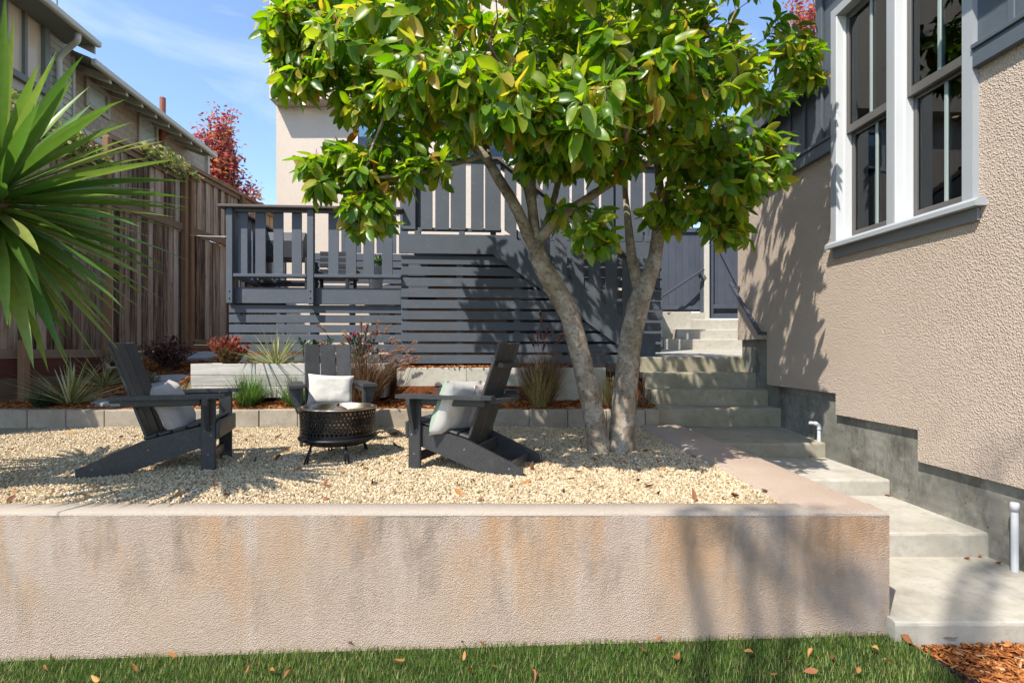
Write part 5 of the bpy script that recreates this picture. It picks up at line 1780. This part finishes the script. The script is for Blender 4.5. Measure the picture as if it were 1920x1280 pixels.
L([(905, 292, D0 - .32), (850, 308, D0 - .4), (800, 322, D0 - .45), (740, 330, D0 - .5), (680, 335, D0 - .5), (640, 330, D0 - .5)], [.022, .018, .015, .013, .01, .006])
L([(1238, 400, D0 + .06), (1260, 330, D0 + .1), (1290, 240, D0 + .15), (1330, 130, D0 + .2), (1380, 20, D0 + .25)], [.042, .034, .028, .02, .01])
L([(1240, 380, D0 + .08), (1232, 300, D0 + .1), (1220, 200, D0 + .15), (1200, 60, D0 + .2), (1180, -120, D0 + .3)], [.04, .034, .028, .02, .01])
L([(1236, 430, D0 + .04), (1280, 410, D0 + .02), (1340, 370, D0), (1400, 330, D0), (1450, 310, D0)], [.022, .018, .015, .011, .006])
L([(1000, 280, D0 - .25), (975, 210, D0 - .7), (945, 140, D0 - 1.1), (915, 80, D0 - 1.5)], [.03, .024, .018, .01])
L([(1160, 335, D0 - .3), (1172, 270, D0 - .7), (1180, 190, D0 - 1.1), (1185, 110, D0 - 1.45)], [.026, .022, .017, .01])
L([(850, 240, D0 - .35), (800, 165, D0 - .8), (740, 95, D0 - 1.2)], [.026, .02, .01])
L([(1000, 410, D0 - .18), (980, 330, D0 + .2), (940, 240, D0 + .6), (880, 160, D0 + .95), (800, 120, D0 + 1.2)], [.036, .03, .026, .02, .01])
L([(1062, 260, D0 + .1), (1070, 190, D0 + .5), (1080, 120, D0 + .9), (1090, 60, D0 + 1.2)], [.024, .02, .016, .01])
L([(740, 150, D0 - .45), (720, 220, D0 - .5), (690, 300, D0 - .55), (680, 360, D0 - .55)], [.016, .013, .01, .006])

# crown volumes: (px, py, d, half-width px, half-height px, half-depth m, share)
CR = [(640, 35, 4.45, 150, 95, .55, 1.0), (545, 50, 4.4, 62, 70, .35, .4), (575, 130, 4.4, 60, 50, .3, .3), (715, 175, 4.6, 110, 100, .5, .75),
      (632, 322, 4.3, 74, 50, .3, .5), (690, 395, 4.25, 44, 44, .2, .34), (745, 300, 4.5, 70, 60, .35, .32), (800, 315, 4.3, 42, 30, .2, .08),
      (860, 90, 4.5, 150, 130, .7, 1.2), (880, 225, 4.6, 110, 62, .5, .5), (1040, 90, 4.4, 170, 130, .8, 1.5), (1030, 225, 4.2, 110, 70, .45, .75),
      (1120, 290, 4.2, 85, 45, .35, .35), (1230, 100, 4.6, 180, 130, .8, 1.5), (1260, 235, 4.4, 130, 70, .5, .8), (1400, 110, 4.8, 120, 110, .5, .8),
      (1500, 110, 4.9, 48, 60, .25, .22), (1345, 320, 4.6, 110, 62, .45, .62), (1425, 300, 4.5, 52, 60, .28, .3), (1300, 395, 4.75, 100, 34, .35, .28),
      (1112, 440, 4.15, 38, 34, .15, .16), (1350, 425, 4.7, 36, 22, .18, .05), (1080, 400, 4.5, 60, 25, .25, .06), (1010, 300, 4.15, 40, 30, .2, .1),
      (770, 130, 5.9, 130, 110, .45, .8), (950, 110, 6.0, 130, 110, .45, .8), (1100, 90, 5.9, 130, 110, .45, .8), (860, 230, 5.7, 90, 50, .4, .3),
      (800, 140, 3.08, 95, 60, .22, .24), (940, 185, 3.1, 105, 65, .25, .36), (1085, 205, 3.1, 100, 70, .25, .36), (1190, 120, 3.3, 110, 90, .3, .3), (700, 50, 3.4, 110, 65, .3, .22), (1330, 150, 3.6, 100, 85, .3, .28), (900, -80, 3.3, 250, 80, .4, .35), (1180, -80, 3.4, 220, 80, .4, .35), (1378, 440, 4.7, 36, 24, .15, .07),
      (1000, -120, 4.7, 330, 110, .9, 1.6), (700, -90, 4.6, 180, 70, .6, .6), (1330, -110, 4.8, 200, 110, .7, 1.0)]
NCL = 3150
w = np.array([c[6] for c in CR]); w = w / w.sum()
cl = []
for ci in rng.choice(len(CR), NCL, p=w):
    px, py, d, rx, ry, rd, sh_ = CR[ci]
    u = rand_dirs(1)[0] * rng.uniform(.25, 1.0) ** .45
    dd = d + u[1] * rd
    p = P(px + u[0] * rx, py + u[2] * -ry, dd)
    # keep ragged gaps
    if sh_ > .36 and mnoise.noise(p * 2.2) < -.16: continue
    if p.x > hx(p.y) - .35: continue
    cl.append(p)
# twigs: every cluster joins the nearest limb or twig node
tw = MB()
nodes = np.array([tuple(p) for p in skel])
order = np.argsort([np.min(np.sum((nodes - np.array(p)) ** 2, 1)) for p in cl])
nl = [nodes]
alln = nodes
tips = []
for i in order:
    p = cl[i]
    j = np.argmin(np.sum((alln - np.array(p)) ** 2, 1))
    a = Vector(alln[j]); L_ = (p - a).length
    if L_ > 1.1: continue
    m1 = a.lerp(p, .4) + Vector(tuple(rng.normal(0, .07, 3))) * L_ + Vector((0, 0, -.06 * L_))
    m2 = a.lerp(p, .75) + Vector(tuple(rng.normal(0, .05, 3))) * L_
    r = .0035 + .006 * min(1, L_)
    tw.tube([a, m1, m2, p], [r, r * .8, r * .62, r * .4], 4, cap=False)
    for f_ in range(2):                                # crooked spurs
        s_ = m1.lerp(p, rng.uniform(0, 1)); e_ = s_ + Vector(tuple(rng.normal(0, .07, 3)))
        tw.tube([s_, s_.lerp(e_, .5) + Vector(tuple(rng.normal(0, .012, 3))), e_], [.003, .0026, .0016], 3, cap=False)
    alln = np.vstack([alln, [tuple(m1)], [tuple(m2)], [tuple(p)]])
    tips.append((p, (p - m2).normalized()))
o = tw.build('twigs', MAT['twig'], mg, smooth=True, kind='stuff'); o.matrix_basis = WM[mg].inverted()

# one leaf: folded along the midrib, arched, with a pointed oval outline
us = [0, .06, .22, .42, .62, .82, .94, 1.0]; hw = [.008, .012, .12, .195, .212, .15, .06, 0]
LVs, LFs = [], []
for u, h in zip(us, hw):
    arch = -.30 * u * u + .06 * math.sin(u * 6)
    LVs += [(u, -h, arch + .48 * h), (u, 0, arch), (u, h, arch + .48 * h)]
for k in range(len(us) - 1):
    for q in (0, 1):
        a = k * 3 + q
        LFs.append((a, a + 1, a + 4, a + 3))
pos, dirs, ups, size, rv = [], [], [], [], []
for p, d in tips:
    n = random.randint(5, 8)
    a0 = random.uniform(0, 6.28)
    u = d.cross(Vector((0, 0, 1)) if abs(d.z) < .9 else Vector((1, 0, 0))).normalized(); v = d.cross(u)
    cr = random.random()
    s0 = random.uniform(.85, 1.15)
    for k in range(n):
        a = a0 + k * 2.4
        t = random.uniform(.55, 1.35)
        x = d * math.cos(t) + (u * math.cos(a) + v * math.sin(a)) * math.sin(t) + Vector((0, 0, -random.uniform(.1, .55)))
        x.normalize()
        up = d * .7 + Vector((-.15, -.25, .8)) + Vector(tuple(rng.normal(0, .25, 3)))
        pos.append(p - d * (.02 * k * .6)); dirs.append(x); ups.append(up)
        size.append(s0 * random.uniform(.11, .18))
        rv.append(min(.998, max(0, .5 * cr + .5 * random.random() if random.random() < .93 else random.uniform(.88, .998))))
pos = np.array([tuple(q) for q in pos]); dirs = np.array([tuple(q) for q in dirs]); ups = np.array([tuple(q) for q in ups])
size = np.array(size); rv = np.array(rv)
R = rot_frames(dirs, ups)
# the 300 leaves that show largest become parts of their own
sx = 960 + pos[:, 0] / pos[:, 1] * 1000; sy = 655 - (pos[:, 2] - CAMZ) / pos[:, 1] * 1000
score = size / np.linalg.norm(pos - np.array([0, 0, CAMZ]), axis=1)
# leaves hidden behind nearer ones do not count: coarse depth test
key = (sx // 26).astype(int) * 1000 + (sy // 26).astype(int)
front = {}
for i in np.argsort(pos[:, 1]):
    front.setdefault(key[i], i)
cand = [i for i in front.values() if 0 < sx[i] < 1920 and 5 < sy[i] < 640]
cand.sort(key=lambda i: -score[i])
big = np.array(cand[:300])
mask = np.ones(len(pos), bool); mask[big] = False
lme = newmesh('leaf', LVs, LFs, True); lme.materials.append(MAT['leaf'])
for i in big:
    M = Matrix(R[i].tolist()).to_4x4() @ Matrix.Scale(size[i], 4); M.translation = pos[i]
    link('leaf', lme, mg, M)
scatter('crown', LVs, LFs, pos[mask], R[mask], size[mask], MAT['leaf'], mg, smooth=True, rnd=rv[mask])
# a lone pink blossom
q = P(1046, 146, 4.0)
fl = MB()
for k in range(7):
    a = k * .9
    d = Vector((math.cos(a) * .5, math.sin(a) * .5 - .2, .8)).normalized(); s_ = Vector((-math.sin(a), math.cos(a), 0))
    fl.add([q, q + d * .03 - s_ * .014, q + d * .065 - Vector((0, 0, .0)), q + d * .03 + s_ * .014], [(0, 1, 2, 3)])
o = fl.build('blossom', MAT['pinkflower'], mg, smooth=True); o.matrix_basis = WM[mg].inverted()

# ==== TREE OUT ON THE LAWN (its branches shade the wall's end and the path)
random.seed(3); rng = np.random.default_rng(31)
sb = Vector((-5.6, -6.4, -.4))
def up_ray(pt, h): return Vector(pt) - LDIR * (h / -LDIR.z)
W_ = WALL_D
runs = [[(.95, W_, .70), (1.30, W_, .48), (1.62, W_, .26), (1.95, W_, .03)], [(1.25, W_, .72), (1.52, W_, .55), (1.72, W_, .40), (1.98, W_, .30)], [(1.45, W_, .6), (1.6, W_, .5), (1.7, W_, .2)],
        [(2.75, 3.1, .15), (3.05, 3.4, .15), (3.30, 3.62, .20), (3.32, 3.70, .62)], [(3.0, 3.5, .15), (3.3, 3.35, .5), (3.3, 3.25, .95), (3.3, 3.2, 1.3)]]
bt = plant('garden_tree', sb, 'tall sparse tree standing far out on the lawn away from the terrace', 'tree')
mb = MB(); mb.tube(smooth_path([sb, sb + Vector((.1, .1, 3)), sb + Vector((.3, .4, 6)), sb + Vector((.8, 1.0, 9.4))], 6), [.17 - .08 * i / 18 for i in range(19)], 10, jit=.1)
mb.build('trunk', MAT['bark'], bt, smooth=True).matrix_basis = WM[bt].inverted()
mb = MB(); lp_, ld_ = [], []
f0 = sb + Vector((.8, 1.0, 9.3))
for k_, run in enumerate(runs):
    up_ = [up_ray(q, 10.4 + .25 * k_) for q in run]
    pth = smooth_path([f0, f0.lerp(up_[0], .6) + Vector((0, 0, .3))] + up_, 5)
    n_p = len(pth)
    mb.tube(pth, [.048 * (1 - .6 * i / n_p) for i in range(n_p)], 6, cap=False)
    for k in range(10):
        s_ = pth[random.randint(9, n_p - 1)]; e_ = s_ + Vector(tuple(rng.normal(0, .22, 3)))
        mb.tube([s_, s_.lerp(e_, .5) + Vector((0, 0, .04)), e_], [.014, .011, .005], 4, cap=False)
        for j in range(5):
            lp_.append(tuple(s_.lerp(e_, random.random()) + Vector(tuple(rng.normal(0, .06, 3))))); ld_.append(tuple(rng.normal(0, 1, 3)))
mb.build('branches', MAT['bark'], bt, smooth=True, kind='stuff').matrix_basis = WM[bt].inverted()
ld_ = np.array(ld_)
scatter('crown', LV, LF, np.array(lp_), rot_frames(ld_, rand_dirs(len(ld_))), rng.uniform(.06, .11, len(ld_)), MAT['leaf'], bt)

# ================================================================== FALLEN LEAVES
random.seed(17)
def fallen(p, size, group, label, cat='leaf'):
    up = Vector((random.gauss(0, .35), random.gauss(0, .35), 1)).normalized()
    a = random.uniform(0, 6.283)
    x = Vector((math.cos(a), math.sin(a), 0)); x = (x - up * x.dot(up)).normalized(); y = up.cross(x)
    M = Matrix((x, y, up)).transposed().to_4x4() @ Matrix.Diagonal((size, size * random.uniform(.8, 1.1), size * random.choice((-1, 1, .5)), 1))
    M.translation = Vector(p) + Vector((0, 0, size * .12))
    o = link('fallen_leaf', random.choice(DRY), None, M)
    tag(o, label, cat, group)
DRY = []
for v_ in range(4):
    vs_ = []
    for (x, y, z) in LVs:
        c_ = (.5 + .35 * v_)
        vs_.append((x - .5, y, z * c_ + .25 * abs(y) * v_ + .05 * math.sin(x * 7 + v_)))
    m_ = newmesh('dry_leaf', vs_, LFs, True); m_.materials.append(MAT['dry']); DRY.append(m_)
def where(p):
    if p.y < 3.35: return 'dry brown leaf on the gravel strip along the retaining wall top'
    if p.y > 5.7: return 'dry brown leaf on the gravel close to the block kerb'
    if (Vector(p) - fc).length < .8: return 'dry brown leaf on the gravel around the fire pit'
    if (Vector(p) - tb).length < 1.0: return 'dry brown leaf on the gravel around the magnolia trunks'
    if p.x > .3: return 'dry brown leaf on the gravel between the magnolia and the path'
    if p.x > -1.1: return 'dry brown leaf on the gravel around the chair with its back turned'
    return 'dry brown leaf on the gravel around the chair with the taupe cushion'
spots = [(20, 938), (165, 930), (400, 912), (615, 912), (790, 868), (765, 855), (745, 838), (680, 880), (730, 865), (640, 885), (480, 830), (520, 820), (445, 808), (130, 812), (540, 845), (470, 818), (1000, 880), (1014, 900), (985, 906), (960, 915), (1085, 885), (1105, 878), (1120, 872), (1070, 898), (1115, 862), (1300, 856), (1370, 886), (1300, 935), (1378, 931), (1235, 925), (1195, 900), (1055, 920), (610, 935), (700, 905), (330, 932), (250, 825), (190, 840), (860, 925), (890, 905), (1160, 880), (1030, 870), (900, 940), (1440, 925), (560, 880), (520, 860), (705, 820), (740, 815), (715, 800)]
for (x, y) in spots:
    fallen(on_z(x, y, GRAV), random.uniform(.05, .10), 'dry leaves on the gravel', where(on_z(x, y, GRAV)))
for i in range(90):
    y = random.uniform(800, 935); x = random.uniform(0, 1450 if y > 840 else 1150)
    p = on_z(x, y, GRAV)
    if p.x > kerb_in(p.y) - .05: continue
    fallen(p, random.uniform(.03, .075), 'dry leaves on the gravel', where(p))
for (x, y) in [(235, 1232), (322, 1228), (252, 1252), (85, 1250), (180, 1275), (540, 1262), (508, 1258), (462, 1258), (655, 1205), (868, 1200), (905, 1208), (750, 1240), (880, 1255), (870, 1232), (925, 1250), (1000, 1265), (1235, 1198), (1205, 1218), (1268, 1232), (1405, 1222), (1478, 1240), (1450, 1265), (1520, 1222), (1560, 1232), (1665, 1238), (1640, 1215), (1520, 1260), (1610, 1258)]:
    z = lawn_z((x - 960) * .0028) + .035
    fallen(on_z(x, y, z), random.uniform(.04, .075), 'dry leaves on the lawn', 'dry brown leaf lying on the green lawn')
for (x, y, z) in [(1665, 931, .32), (1695, 938, .32), (1834, 1044, .148), (1872, 1056, .148), (1812, 1048, .148), (1520, 858, .476), (1290, 800, .68), (1225, 799, .68)]:
    fallen(on_z(x, y, z), random.uniform(.05, .085), 'dry leaves on the path', 'dry brown leaf lying on the concrete path')
for (x, y) in [(1780, 1195), (1872, 1190), (1700, 1200), (1735, 1215)]:
    fallen(on_z(x, y, .06), random.uniform(.09, .13), 'dry leaves on the bark mulch', 'curled dry leaf lying on the bark mulch by the path')
